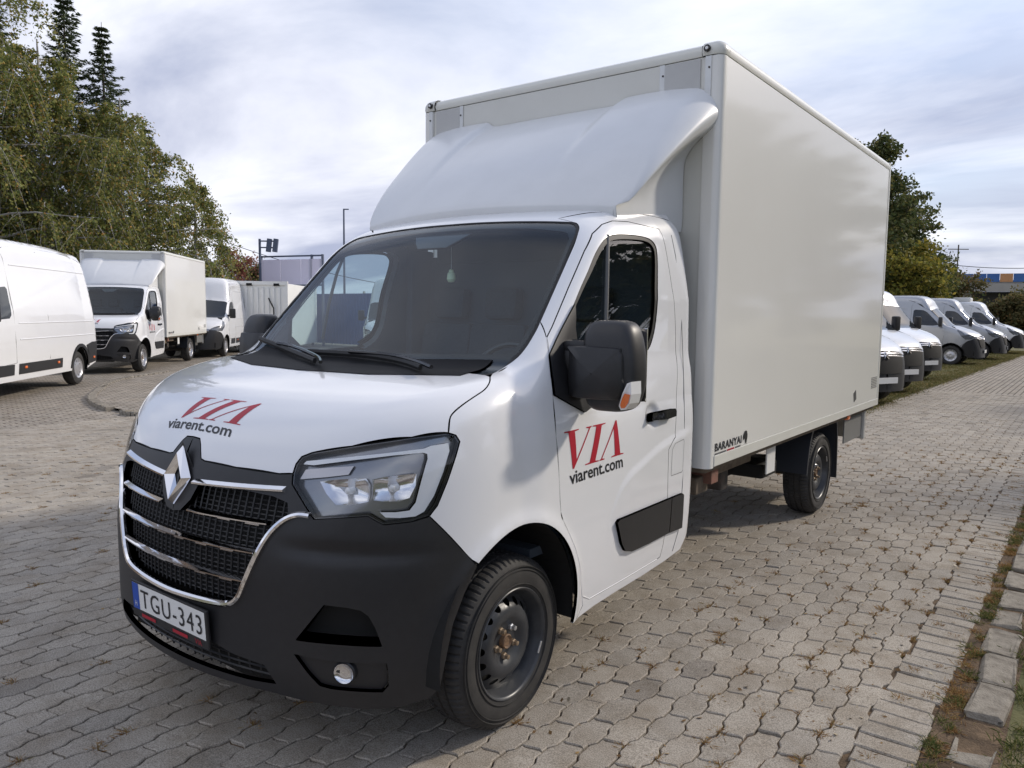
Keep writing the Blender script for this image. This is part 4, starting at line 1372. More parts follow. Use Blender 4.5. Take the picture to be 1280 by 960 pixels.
# ================================================================== cab interior
ds = MB()
prof = [(.06, 1.30), (.10, 1.352), (.25, 1.372), (.42, 1.362), (.52, 1.30), (.55, 1.15), (.50, .9), (.10, .9)]
n = len(prof)
v = [(x, y, z) for x in (-.86, .86) for y, z in prof]
ds.add(v, [(i, (i + 1) % n, n + (i + 1) % n, n + i) for i in range(n)] + [tuple(range(n)), tuple(range(2 * n - 1, n - 1, -1))])
dash = ds.build('dashboard', trim_d, truck, smooth=True, sharp=30)
MB().box((.42, .44, 1.385), (.36, .22, .09), bev=.04).build('instrument_hood', trim_d, dash, smooth=True)
sw = MB()
for k in range(36):
    pass
ang = np.linspace(0, 2 * math.pi, 41)
tilt = R_(32)
cs = np.array([.43, .60, 1.33])
uy_ = np.array([0, math.sin(tilt), math.cos(tilt)])
ring_p = [cs + .19 * (math.cos(a) * np.array([1, 0, 0]) + math.sin(a) * uy_) for a in ang]
sw.tube(ring_p, .015, 8, caps=False)
for a in (.1, math.pi - .1, -math.pi / 2):
    sw.tube([cs, cs + .19 * (math.cos(a) * np.array([1, 0, 0]) + math.sin(a) * uy_)], .014, 6)
sw.lathe([(-.02, .055), (.02, .055), (.03, .0005)], 16, 'y', tuple(cs))
sw.tube([cs, cs + np.array([0, -.2, -.12])], .025, 8)
sw.build('steering_wheel', blackp, truck, smooth=True)
for x, wd in ((.43, .50), (-.20, .44), (-.62, .42)):
    st_ = MB().box((x, 1.05, .86), (wd, .5, .16), bev=.05).build('seat', seat_m, truck, smooth=True)
    MB().box((x, 1.36, 1.22), (wd, .13, .72), bev=.05, rx=R_(-10)).build('backrest', seat_m, st_, smooth=True)
    MB().box((x, 1.43, 1.70), (.25, .10, .20), bev=.04, rx=R_(-8)).build('headrest', seat_m, st_, smooth=True)
MB().box((0, .9, .62), (1.75, 1.3, .04)).build('cab_floor', trim_d, truck)
# hanging ornament under the roof sensor
c_ = np.array([-.02, .74, 1.84])
orn = MB().tube([c_ + [0, 0, .16], c_ + [0, 0, .03]], .0012, 4)
orn.build('air_freshener_cord', white_p, truck)
MB().lathe([(.035, .0005), (.03, .012), (.018, .014), (.012, .020), (-.02, .024), (-.034, .016), (-.036, .0005)], 16, 'z', tuple(c_)).build('air_freshener', mat('pale green plastic', (.62, .66, .40), .4), truck, smooth=True)

# ================================================================== cargo box
XB, YF, YR, ZB, ZT = 1.087, 1.633, 5.662, .807, 3.016
rc = .045
box = empty('cargo_box', parent=truck)
MB().box((0, YF + .028, (ZB + ZT) / 2), (1.97, .05, ZT - ZB - .002)).build('front_wall', box_front, box)
for s_ in (-1, 1):
    # rounded corner post
    a_ = [(XB - .10, YF - .004), (XB - rc, YF - .004)] + [(XB - rc + rc * math.sin(t), YF - .004 + rc - rc * math.cos(t)) for t in np.linspace(.15, math.pi / 2, 7)] + [(XB, YF + .058), (XB - .02, YF + .058), (XB - .10, YF + .05)]
    a_ = [(x * s_, y) for x, y in a_]
    if s_ < 0: a_ = a_[::-1]
    cp_ = MB().prism(a_, ZB - .010, ZT - .001).build('corner_post', cream, box, smooth=True, sharp=40)
    MB().box((s_ * (XB - .012), (YF + .060 + YR) / 2, (ZB + ZT) / 2 + .03), (.022, YR - YF - .062, ZT - ZB - .064)).build('side_panel', cream, box)
    MB().box((s_ * (XB - .008), (YF + .060 + YR) / 2, ZB + .029), (.026, YR - YF - .060, .062), bev=.004).build('bottom_rail', rail_m, box)
    # top rail: rounded angle section
    pr = [(0, ZT + .003), (.006, ZT + .030), (-.004, ZT + .058), (-.03, ZT + .075), (-.10, ZT + .078), (-.10, ZT + .003)]
    v = [(s_ * (XB + a), y, z) for y in (YF + .075, YR - .02) for a, z in pr]
    k = len(pr)
    f = [(i, (i + 1) % k, k + (i + 1) % k, k + i) for i in range(k)] + [tuple(range(k - 1, -1, -1)), tuple(range(k, 2 * k))]
    MB().add(v, f if s_ < 0 else [tuple(reversed(q)) for q in f]).build('top_rail', rail_m, box, smooth=True, sharp=40)
    # front corner cap with its round marker lamp
    G = []
    for a, zz in ((0, .003), (.005, .022), (.003, .045), (-.010, .066), (-.035, .080), (-.07, .084)):
        row = [(XB - .115, YF - .008 - a)]
        rad = .055
        row += [(XB - rad + (rad + a) * math.sin(t), YF + rad - .008 - (rad + a) * math.cos(t)) for t in np.linspace(0, math.pi / 2, 8)]
        row += [(XB + a, YF + .078)]
        G.append([(x * s_, y, ZT + zz) for x, y in row])
    G.append([(s_ * (XB - .09), YF + .07, ZT + .085)] * 10)
    grid_mesh('corner_cap', G, rail_m, box, flip=(s_ < 0), sharp=60)
    lm_ = MB().lathe([(-.006, .018), (.016, .018), (.020, .014)], 18, 'y', (0, 0, 0))
    lo_ = lm_.build('marker_lamp', blackg, box, smooth=True)
    lo_.location = (s_ * (XB - .085), YF - .010, ZT + .036); lo_.rotation_euler = (math.pi, 0, 0)
    MB().lathe([(.0215, .0005), (.0215, .008), (.017, .010)], 14, 'y').build('lens', white_l, lo_, smooth=True)
    # aluminium strips and rivets on the front wall
    for xs_, z0 in ((XB - .080, 2.765), (.735, 2.60)):
        sp_ = MB().box((s_ * xs_, YF - .006 if xs_ > .9 else YF, (ZT + z0) / 2), (.034 if xs_ > .9 else .03, .006, ZT - z0 - .002)).build('front_strip', alu, box)
        rv = MB()
        for z in (ZT - .06, z0 + .03):
            rv.lathe([(-.0035, .0005), (-.003, .005), (.001, .006)], 8, 'y', (s_ * (xs_ + .005), (YF - .010) if xs_ > .9 else YF - .004, z))
        rv.build('rivet', steel_d, sp_)
    MB().box((s_ * .855, YF - .001, 2.86), (.21, .006, .30)).build('front_infill', mat('grey infill', (.50, .50, .49), .45, noise=(5, .5, (.42, .42, .42))), box)
pr = [(.0, ZT + .003), (-.006, ZT + .028), (.006, ZT + .056), (.035, ZT + .073), (.10, ZT + .077), (.10, ZT + .003)]
v = [(x, YF + a, z) for x in (-XB + .118, XB - .118) for a, z in pr]
k = len(pr)
MB().add(v, [(i, k + i, k + (i + 1) % k, (i + 1) % k) for i in range(k)] + [tuple(range(k)), tuple(range(2 * k - 1, k - 1, -1))]).build('top_rail', rail_m, box, smooth=True, sharp=40)
for s_ in (-1, 1):
    MB().box((s_ * (XB - .117), YF + .012, ZT + .030), (.004, .04, .052)).build('rail_joint', void_m, box)
MB().box((0, (YF + YR) / 2, ZT + .055), (2 * XB - .18, YR - YF - .12, .03)).build('box_roof', rail_m, box)
MB().box((0, YR - .03, (ZB + ZT) / 2 + .03), (2 * XB - .05, .05, ZT - ZB)).build('rear_doors', cream, box)
for s_ in (-1, 1):
    MB().box((s_ * (XB - .035), YR - .012, (ZB + ZT) / 2 + .035), (.078, .05, ZT - ZB + .07), bev=.008).build('rear_post', rail_m, box)
MB().box((0, (YF + YR) / 2, ZB - .012), (2 * XB - .06, YR - YF - .03, .05)).build('box_floor', wood_m, box)
sd_m = mat('dark sticker', (.06, .06, .06), .5)
for s_ in (-1, 1):
    MB().box((s_ * (XB + .001), 4.775, .957), (.003, .075, .085), rx=R_(18)).build('sticker', sd_m, box)
    vt = MB()
    for z in np.arange(.985, 1.092, .0155):
        vt.box((s_ * (XB + .001), 5.475, z), (.004, .21, .0085))
    vt.build('vent_grid', mat('vent grey', (.20, .20, .19), .6), box)
# lettering of the body builder
ZA = np.array([0, 0, 1.]); YA = np.array([0, 1., 0])
flat_text('lettering', 'BARANYAI', blk_d, box, (XB + .0015, 1.705, .888), YA, ZA, .40, .046, offset=.022, spacing=1.08)
st_p = [(0, .0), (.012, .012), (.010, .035), (.020, .052), (.035, .064), (.055, .068), (.072, .060), (.082, .040), (.080, .018), (.072, .004), (.068, -.018), (.064, -.018), (.062, .0), (.054, -.012), (.050, -.014), (.046, .004), (.040, .020), (.026, .018)]
mesh('logo', [(XB + .0015, 2.118 + a, .888 + b) for a, b in st_p], [tuple(range(len(st_p)))], blk_d, box, smooth=False)
for y0, y1, m_ in ((1.705, 1.87, grey_d), (1.885, 2.0, red_d), (2.01, 2.10, grey_d)):
    dsh = MB()
    for y in np.arange(y0, y1 - .008, .012): dsh.box((XB + .001, y + .004, .873), (.002, .0075, .009))
    dsh.build('caption', m_, box)

# ================================================================== roof fairing
S = np.linspace(0, 1, 26)
_zc = cspline([0, .12, .4, .65, .87, 1.0], [2.198, 2.318, 2.535, 2.685, 2.795, 2.845])
G = []
for s_ in S:
    y = .80 + .83 * s_
    zc = float(_zc(s_)); e = .034 * min(1, s_ * 1.05); zt = zc + e
    w_ = .862 + .205 * s_ ** .45; wi = .852 + .03 * s_
    D_ = .25 * s_ ** .7; k_ = min(1., s_ * 2.2); g_ = w_ - wi
    q = [(0, zc), (.22, zc), (.40, zc - .06 * e), (.455, zc + .02 * e), (.50, zc + .80 * e), (.55, zc + 1.0 * e), (.72, zc + e), (w_ - .21 * k_ - .01, zt - .008 * s_), (w_ - .105 * k_, zt - .10 * D_), (w_ - .036 * k_, zt - .32 * D_),
         (w_, zt - .62 * D_), (w_ - .010 * k_, zt - .84 * D_), (w_ - .22 * g_, zt - D_), (wi + .45 * g_, zt - D_ - .045 * k_), (wi + .16 * g_, zt - D_ - .10 * k_), (wi, zt - D_ - .18 * k_), (wi, 2.17), (wi - .005, 2.10)]
    q = [(x, max(z, 2.10)) for x, z in q]
    half = smooth_loop(np.array(q), 4, False)
    full = np.vstack([half[::-1] * [-1, 1], half[1:]])
    row = [(x, y + .13 * (min(abs(x), .9) / .85) ** 2 * (1 - s_), z - .03 * (x / .85) ** 2 * (1 - s_)) for x, z in full]
    G.append(row)
fr0 = [(x, y + .012, z - .07) for x, y, z in G[0]]
G = [fr0] + [[(x, y - .004, z - .012) for x, y, z in G[0]]] + G
fairing = grid_mesh('wind_deflector', G, fair_m, truck, flip=True, sharp=50)

# ================================================================== chassis and running gear
ch = empty('chassis', parent=truck)
for s_ in (-1, 1):
    MB().box((s_ * .40, 3.5, .64), (.07, 4.1, .16)).build('frame_rail', steel_d, ch)
for y in (2.0, 2.75, 3.5, 4.9):
    MB().box((0, y, .735), (1.85, .07, .05)).build('cross_member', steel_d, ch)
MB().box((.96, 1.86, .735), (.14, .10, .12), bev=.005).build('bracket', mat('rusty red bracket', (.22, .10, .07), .8, noise=(20, .8, (.10, .07, .05))), ch)
MB().box((.90, 1.80, .67), (.16, .16, .10), bev=.01).build('support_block', wood_m, ch)
MB().box((.66, 2.35, .715), (.50, .85, .12), bev=.01).build('battery_tray', wood_m, ch)
MB().box((.74, 2.55, .60), (.16, .12, .24), bev=.02).build('support_leg', steel_d, ch)
MB().box((.99, 2.93, .665), (.012, .17, .21), bev=.02).build('side_bracket', mat('white bracket', (.72, .72, .70), .4), ch)
MB().box((.7, 3.05, .56), (.5, .3, .10), bev=.02).build('spring_hanger', void_m, ch)
MB().tube([(-.9, WB, .345), (.9, WB, .345)], .055, 10).build('rear_axle', steel_d, ch)
for s_ in (-1, 1):
    MB().tube([(s_ * .55, WB - .65, .52), (s_ * .55, WB, .42), (s_ * .55, WB + .65, .54)], .03, 6).build('leaf_spring', steel_d, ch)
    # mudguard: curved sheet with a front flap
    pts = [(WB - .50, .41), (WB - .475, .55), (WB - .42, .70), (WB - .30, .80), (WB, .83), (WB + .28, .79), (WB + .36, .66), (WB + .385, .42), (WB + .39, .24)]
    pts = smooth_loop(np.array(pts), 4, False)
    v = [(s_ * x, y, z) for x in (.70, 1.0) for y, z in pts]
    k = len(pts)
    mg = MB().add(v, [(i, i + 1, k + i + 1, k + i) for i in range(k - 1)])
    mg.add([(s_ * 1.0, y, z) for y, z in pts] + [(s_ * 1.0, y + (.02 if y < WB else -.02), z - .02) for y, z in pts], [(i, i + 1, k + i + 1, k + i) for i in range(k - 1)])
    mg.build('mudguard', mat('mudguard plastic', (.022, .026, .034), .42), ch, smooth=True, sharp=50)
    # marker light and rear underrun end
    MB().box((s_ * 1.04, 4.72, .775), (.05, .09, .05), bev=.015).build('side_marker', orange, ch, smooth=True)
MB().box((0, 5.46, .62), (2.06, .05, .26), bev=.006).build('underrun_bar', alu, ch)
for s_ in (-1, 1):
    MB().box((s_ * 1.0, 5.12, .63), (.012, .62, .22), bev=.004).build('underrun_plate', mat('grey plate', (.16, .16, .155), .6), ch)
    MB().box((s_ * 1.01, 5.475, .63), (.03, .05, .30), bev=.006).build('end_cap', white_p, ch)
MB().box((.3, 3.2, .52), (.5, .8, .25), bev=.06).build('fuel_tank', void_m, ch)
# ================================================================== panel vans
def GP(px, depth, z=0.):
    """ground position seen at picture column px at the given depth"""
    r = (px - 640) / FPX * depth
    P = CAM + CM[2] * depth + CM[0] * r
    P = P + CM[1] * (z - P[2]) / CM[1][2]
    return float(P[0]), float(P[1])

_vxs = cspline([.15, .45, .9, 1.2, 1.5, 2.0, 2.4, 2.6], [.97, 1.005, 1.025, 1.02, 1.0, .945, .885, .84])
_vzh = cspline([-.95, -.88, -.80, -.62, -.35, -.05, .3], [.70, .92, 1.04, 1.16, 1.27, 1.37, 1.46])
VH = 2.45
def F_van(P):
    x, y, z = np.abs(P[:, 0]), P[:, 1], P[:, 2]
    b = _vxs(z) - .10 * np.maximum(0, .05 - y) ** 2 / .5
    b = b - .05 * np.clip((1.0 - y) / .9, 0, 1.3) * np.clip((z - 1.3) / .5, 0, 1) - .05 * np.clip((y - 3.6) / .8, 0, 1) ** 2 * np.clip((z - .8) / 1.4, 0, 1)
    side = (x - b) * .97
    front = (-.93 + .28 * x ** 2 + .10 * np.maximum(0, z - .6) ** 1.5 - y) * .93
    ye = y - .28 * x ** 2
    sl = (_vzh(ye + .004) - _vzh(ye - .004)) / .008
    hood = (z - _vzh(ye)) / np.sqrt(1 + sl ** 2)
    nose = smax(smax(side, front, .36), hood, .14)
    ws = (.10 + (np.clip(z, 1.25, 2.0) - 1.40) * .92 + .45 * np.maximum(z - 2.0, 0) + .09 * (x / .8) ** 2 - y) * .73
    roof = z - (VH - .10 * np.clip((1.6 - y) / 1.0, 0, 1.2) ** 2 - .05 * (x / .85) ** 2 - .06 * np.clip((y - 3.0) / 1.4, 0, 1) ** 2)
    g = smax(smax(side, ws, .14), roof, .22)
    body = smin(nose, g, .06)
    return smax(body, (y - 4.98 + .10 * np.clip((z - 1.0) / 1.4, 0, 1) ** 2) * .98, .12)

VWB = 4.035
def arc(cy, a0, a1, n, r=.40):
    return [(cy + r * math.cos(R_(a)), .37 + r * 1.02 * math.sin(R_(a))) for a in np.linspace(a0, a1, n)]
def make_van():
    root = empty('panel_van')
    S = lambda q: side_on(F_van, q)
    Fr = lambda q: front_on(F_van, q)
    bumper_top = [(-.42, .80), (-.50, .86), (-.62, .90)]
    top_line = [(.88, 1.97), (1.16, max(2.03, VH - .30)), (1.45, VH - .19), (1.8, VH - .165), (2.6, VH - .145), (3.6, VH - .155), (4.45, VH - .19), (4.80, VH - .30)]
    rear_l = [(4.845, VH - .42), (4.905, 1.4), (4.92, .9), (4.91, .50)]
    low = arc(VWB, -8, 188, 12) + arc(0, -8, 140, 10)
    pil = [(.02, 1.325), (.17, 1.37), (.33, 1.50), (.52, 1.70), (.70, 1.88)]
    outer = S([(4.6, .38)] + [(VWB + .42, .33)]) if False else S([(4.88, .42)] + low)
    loop = V([outer, S(bumper_top), S([(-.42, 1.06), (-.25, 1.18), (-.12, 1.27)]), S(pil), S(top_line), S(rear_l)])
    win = S([(.46, 1.47), (.62, 1.64), (.80, 1.83), (.92, 1.90), (1.18, 1.92), (1.235, 1.88), (1.25, 1.62), (1.22, 1.44), (1.15, 1.385), (.60, 1.36), (.42, 1.39)])
    D = (-1, .05, -.22)
    for sgn in (0, 1):
        bs = panel('body_side', F_van, [loop], D, paint, root, mirror=sgn, h=.075, hb=.05, lip=.02)
        panel('side_window', F_van, [win], D, mat('dark van glass', (.012, .014, .016), .05, spec=.7), root, mirror=sgn, h=.09, hb=.04, off=.004, lip=.008)
        for (y0, y1) in ((1.40, 3.15), (.62, 1.22)):
            q = S([(y0, .42), (y1, .42), (y1, .60), (y0, .60)])
            panel('side_moulding', F_van, [q], D, blackp, bs, mirror=sgn, h=.09, hb=.09, off=.012, lip=.015)
        for y_ in (1.62, 2.95, 4.72):
            c_ = S([(y_, .53)])[0]
            msides(MB().box((c_[0] + .012, c_[1], c_[2]), (.03, .085, .045), bev=.01), sgn).build('side_marker', orange, bs)
        q = S([(VWB + .44, .40), (4.86, .44), (4.88, .86), (VWB + .62, .86)] + arc(VWB, 62, 8, 5, .47)[:0] + [(VWB + .30, .80), (VWB + .42, .62)])
        panel('rear_moulding', F_van, [q], D, blackp, bs, mirror=sgn, h=.09, hb=.06, off=.012, lip=.015)
        a1 = arc(VWB, 0, 180, 14, .40); a2 = arc(VWB, 180, 0, 14, .465)
        panel('arch_trim', F_van, [S(a1 + a2)], D, blackp, bs, mirror=sgn, h=.09, hb=.06, off=.014, lip=.015)
        sm_ = MB()
        for pth in ([(1.32, .62), (1.30, 1.0), (1.31, 1.5), (1.30, VH - .4), (1.22, VH - .22)], [(2.62, .62), (2.62, 1.4), (2.61, VH - .2)], [(.28, .62), (.24, .95), (.20, 1.28)], [(.28, .62), (.9, .60), (1.32, .62)]):
            Pq = resample(S(pth), .08, False); sm_.tube(Pq + grad(F_van, Pq) * .001, .004, 4)
        msides(sm_, sgn).build('panel_seam', grey_d, bs)
        rib = MB()
        for z, y0, y1 in ((VH - .50, 1.45, 4.75), (1.30, 1.45, 4.80), (1.02, 1.45, 4.80)):
            Pq = S([(y, z) for y in np.linspace(y0, y1, 12)])
            rib.tube(Pq, .010, 6, flat=1.)
        msides(rib, sgn).build('pressed_rib', paint, bs, smooth=True)
        # headlamp
        hl_ = S([(-.42, 1.05), (-.30, 1.165), (-.18, 1.24), (-.16, 1.20), (-.28, 1.02), (-.42, .90), (-.56, .90)])
        hf = Fr([(.62, .93), (.70, 1.0)])
        hv = panel('headlight', F_van, [V([hl_, hf])], (-.75, .6, -.2), mat('van headlamp', (.16, .165, .175), .12, metal=.3, coat=1.), root, mirror=sgn, h=.06, hb=.04, off=.004, lip=.01)
        mb = MB()
        mb.box((1.155, .34, 1.50), (.20, .12, .34), bev=.04); mb.box((1.02, .36, 1.42), (.12, .07, .07), bev=.02)
        msides(mb, sgn).build('wing_mirror', blackp, root, smooth=True)
        for cy_ in (0, VWB):
            wl_ = MB()
            a_ = arc(cy_, -12, 192, 14, .425)
            k = len(a_)
            wl_.add([(x, y, z) for x in (.99, .62) for y, z in a_], [(i, i + 1, k + i + 1, k + i) for i in range(k - 1)] + [tuple(range(k, 2 * k))])
            msides(wl_, sgn).build('arch_liner', void_m, root)
    # bonnet, windscreen, roof, bumper
    bf = Fr([(0, 1.02), (.4, 1.0), (.62, .95)])
    bs_ = S([(-.40, 1.06), (-.25, 1.18), (-.12, 1.27), (-.05, 1.32)])
    br = top_on(F_van, [(.72, .02), (.4, -.05), (0, -.08)])
    q = V([bf, bs_, br])
    panel('bonnet', F_van, [V([q, mir(q)[::-1][1:-1]])], (0, .55, -.83), paint, root, h=.07, hb=.05, gap=.003, lip=.012)
    wt = Fr([(0, 1.97), (.35, 1.96), (.60, 1.935)])
    wp_ = S(pil[::-1])
    q = V([wt, wp_, br])
    panel('windscreen', F_van, [V([q, mir(q)[::-1][1:-1]])], (0, .8, -.6), mat('van screen glass', (.020, .024, .028), .04, spec=.8), root, h=.08, hb=.05, off=-.004, gap=.004, lip=.01)
    q = V([wt, S([(.70, 1.88)]), S(top_line), top_on(F_van, [(.6, 4.80), (0, 4.82)])])
    panel('roof', F_van, [V([q, mir(q)[::-1][1:-1]])], (0, .35, -.93), paint, root, h=.10, hb=.07, gap=.0, lip=.02)
    q = np.array([(-.86, 4.99, .45), (.86, 4.99, .45), (.84, 4.95, 1.4), (.76, 4.88, VH - .27), (-.76, 4.88, VH - .27), (-.84, 4.95, 1.4)])
    panel('rear_doors', F_van, [q], (0, -1, 0), paint, root, h=.12, hb=.08, lip=.02)
    bo = V([Fr([(-.0022, .27), (.4, .27), (.62, .27)]), S([(-.52, .28), (-.44, .34)] + arc(0, 178, 132, 6, .405)), S(bumper_top), Fr([(.62, .93), (.4, .985), (-.0022, 1.0)])])
    bp_ = panel('bumper', F_van, [bo], (-.55, .84, 0), blackp, root, both=True, h=.06, hb=.05, gap=.002, lip=.02)
    gq = Fr([(-.58, .905), (.58, .905), (.54, .74), (.46, .60), (-.46, .60), (-.54, .74)])
    gr_ = panel('grille', F_van, [gq], (0, 1, 0), void_m, root, h=.1, hb=.08, off=.012, lip=.01)
    gb = MB()
    for z, r_ in ((.985, .62), (.935, .60)):
        gb.tube(Fr([(x, z - .03 * (abs(x) / .6) ** 2) for x in np.linspace(-r_, r_, 15)]) + [0, -.008, 0], .016, 6)
    gb.tube(Fr([(-.06, .93), (0, 1.0), (.06, .93)]) + [0, -.02, 0], .014, 5); gb.tube(Fr([(-.06, .88), (0, .95), (.06, .88)]) + [0, -.02, 0], .014, 5)
    gb.build('grille_bars', chrome2, gr_)
    MB().box((0, -.945, .48), (.52, .015, .11), bev=.004).build('number_plate', white_p, root)
    ubv = MB().box((0, 2.0, .42), (1.6, 5.4, .16)); ubv.box((0, -.35, .7), (1.3, .7, .5))
    ubv.build('underbody', void_m, root)
    # wheels with bright covers
    w0 = empty('wheel', parent=root)
    MB().lathe([(-.018, .205), (.0, .235), (.001, .275), (-.012, .322), (-.035, .339), (-.10, .345), (-.18, .339), (-.215, .30), (-.215, .21)], 40, 'x').build('tyre', tyre_m, w0, smooth=True)
    cv = MB().lathe([(-.012, .210), (-.002, .205), (-.020, .185), (-.030, .13), (-.012, .09), (-.010, .03), (-.014, .0005)], 40, 'x')
    for k in range(10):
        a = 2 * math.pi * k / 10
        cv.box((-.020, .155 * math.cos(a), .155 * math.sin(a)), (.012, .045, .016), rx=a)
    cv.build('wheel_cover', silver_rim, w0, smooth=True, sharp=40)
    w0.location = (.985, 0, .342)
    for x, y, rz in ((-.985, 0, math.pi), (.985, VWB, 0), (-.985, VWB, math.pi)):
        c_ = copy_tree(w0, root); c_.location = (x, y, .342); c_.rotation_euler = (0, 0, rz)
    return root

van0 = make_van()
VH = 2.80
van_tall = make_van()
VH = 2.45
silver = mat('silver van paint', (.42, .43, .45), .30, metal=.35, coat=.8)
pale = mat('pale grey van paint', (.70, .71, .73), .28, coat=.8)
def place_van(px, depth, th, label, group, color=None, z=0., first=False, anchor=(0, 0), tall=False):
    """anchor: point of the van (x, y in its own axes) that stands at the given picture column and depth"""
    src = van_tall if tall else van0
    o = src if first else copy_tree(src)
    X, Y = GP(px, depth)
    a = R_(th)
    ax = anchor[0] * math.cos(a) - anchor[1] * math.sin(a); ay = anchor[0] * math.sin(a) + anchor[1] * math.cos(a)
    o.location = (X - ax, Y - ay, z); o.rotation_euler = (0, 0, a)
    tag(o, label, 'van', group)
    if color:
        for c_ in list(o.children) + [g for q in o.children for g in q.children]:
            if c_.type == 'MESH' and c_.data.materials and c_.data.materials[0] == paint:
                c_.material_slots[0].link = 'OBJECT'; c_.material_slots[0].material = color
    return o
LG, RG = 'vans parked beside the white box trucks', 'vans parked nose out on the grass verge'
vl_ = place_van(93, 16.4, 46, 'white panel van with black side strips, its tail beside a parked box truck', LG, first=True, anchor=(.985, VWB), tall=True)
place_van(283, 27.0, 45, 'white panel van parked between the farther box truck and the white container', LG, anchor=(.985, 0), tall=True)
place_van(518, 25.0, 40, 'white panel van seen through the cab windows of the large box truck', LG, anchor=(.6, 0), tall=True)
# row on the grass to the right
fa = (0, -1.25)
place_van(1127, 13.9, 64, 'pale grey van beside the rear corner of the cargo box', RG, pale, anchor=fa)
place_van(1177, 19.6, 64, 'white van third from the cargo box, its nose on the grass', RG, None, anchor=fa)
place_van(1187, 26.8, 90, 'silver panel van whose dark door window faces the block paving', RG, silver, anchor=(-.985, 0))
place_van(1223, 30.2, 95, 'silver panel van with a pale wheel cover showing beside the grass edge', RG, silver, anchor=(-.985, 0))
v6 = place_van(1251, 35.5, 92, 'white panel van with a roof box, last before the bushes', RG, None, anchor=(-.985, 0))
rb = MB().box((0, 1.75, VH + .07), (1.1, .75, .18), bev=.05); rb.build('roof_unit', white_p, v6)

place_van(1153, 16.2, 64, 'pale grey van second from the cargo box in the row on the grass', RG, pale, anchor=fa, first=True)
# ---- the second box truck: same model, parked further off
t2 = copy_tree(truck, None, skip=('number_plate', 'gap_backing', 'wiper', 'pillar_trim', 'roof_lining', 'air_freshener', 'air_freshener_cord', 'balance_weight'))
a = R_(45)
X, Y = GP(178, 20.2)
ax, ay = .985 * math.cos(a), .985 * math.sin(a)
t2.scale = (1.05, 1.05, 1.05)
vl_.scale = (1.04, 1.04, 1.04)
t2.location = (X - ax, Y - ay, 0); t2.rotation_euler = (0, 0, a)
tag(t2, 'white box truck with cream cargo box parked beside the white van under the birches', 'truck')
for q in t2.children:
    if q.name.startswith('wheel') and not q.name.startswith('wheel_'):
        for g in q.children:
            if g.name.startswith('rim'):
                g.material_slots[0].link = 'OBJECT'; g.material_slots[0].material = silver_rim
# ================================================================== trees
bark = mat('bark', (.10, .085, .07), .9, noise=(9, .8, (.045, .04, .035)), bump=(30, .6, .02))
birch_bark = mat('birch bark', (.42, .40, .37), .8, noise=(7, .9, (.06, .055, .05)))
def leaf_mat(name, stops, tr=.35):
    return grass_mat(name, stops, tr)
birch_leaf = leaf_mat('birch leaves', [(0, (.095, .125, .036)), (.30, (.155, .185, .055)), (.62, (.245, .255, .078)), (.88, (.36, .32, .10)), (.985, (.43, .27, .08)), (1, (.48, .24, .06))], .42)
dark_leaf = leaf_mat('dark leaves', [(0, (.050, .070, .024)), (.5, (.085, .108, .036)), (.9, (.15, .15, .05)), (1, (.24, .19, .06))], .3)
yellow_leaf = leaf_mat('yellow green leaves', [(0, (0.130, 0.143, 0.029)), (.5, (0.247, 0.234, 0.046)), (1, (0.390, 0.299, 0.058))])
brown_leaf = leaf_mat('bronze leaves', [(0, (.085, .090, .036)), (.5, (.135, .122, .050)), (.85, (.19, .145, .06)), (1, (.26, .15, .06))])
red_leaf = leaf_mat('red leaves', [(0, (0.240, 0.083, 0.068)), (.5, (0.360, 0.150, 0.112)), (1, (0.300, 0.195, 0.105))])
needle = leaf_mat('spruce needles', [(0, (.040, .062, .034)), (.6, (.078, .105, .052)), (1, (.13, .14, .06))], .25)

def leaf_cloud(C, size, droop=0., elong=1.7):
    """one bent quad per centre"""
    k = len(C)
    n = rng.normal(0, 1, (k, 3)); n[:, 2] = np.abs(n[:, 2]) * .9 + .15
    n /= np.linalg.norm(n, axis=1)[:, None]
    t = rng.normal(0, 1, (k, 3)); t[:, 2] -= droop
    t -= n * (t * n).sum(1)[:, None]; t /= np.linalg.norm(t, axis=1)[:, None] + 1e-9
    b = np.cross(n, t)
    s = size * rng.uniform(.6, 1.35, k)[:, None]
    v = np.stack([C - t * s * elong * .5, C + b * s * .5, C + t * s * elong * .5, C - b * s * .5], 1).reshape(-1, 3)
    return v

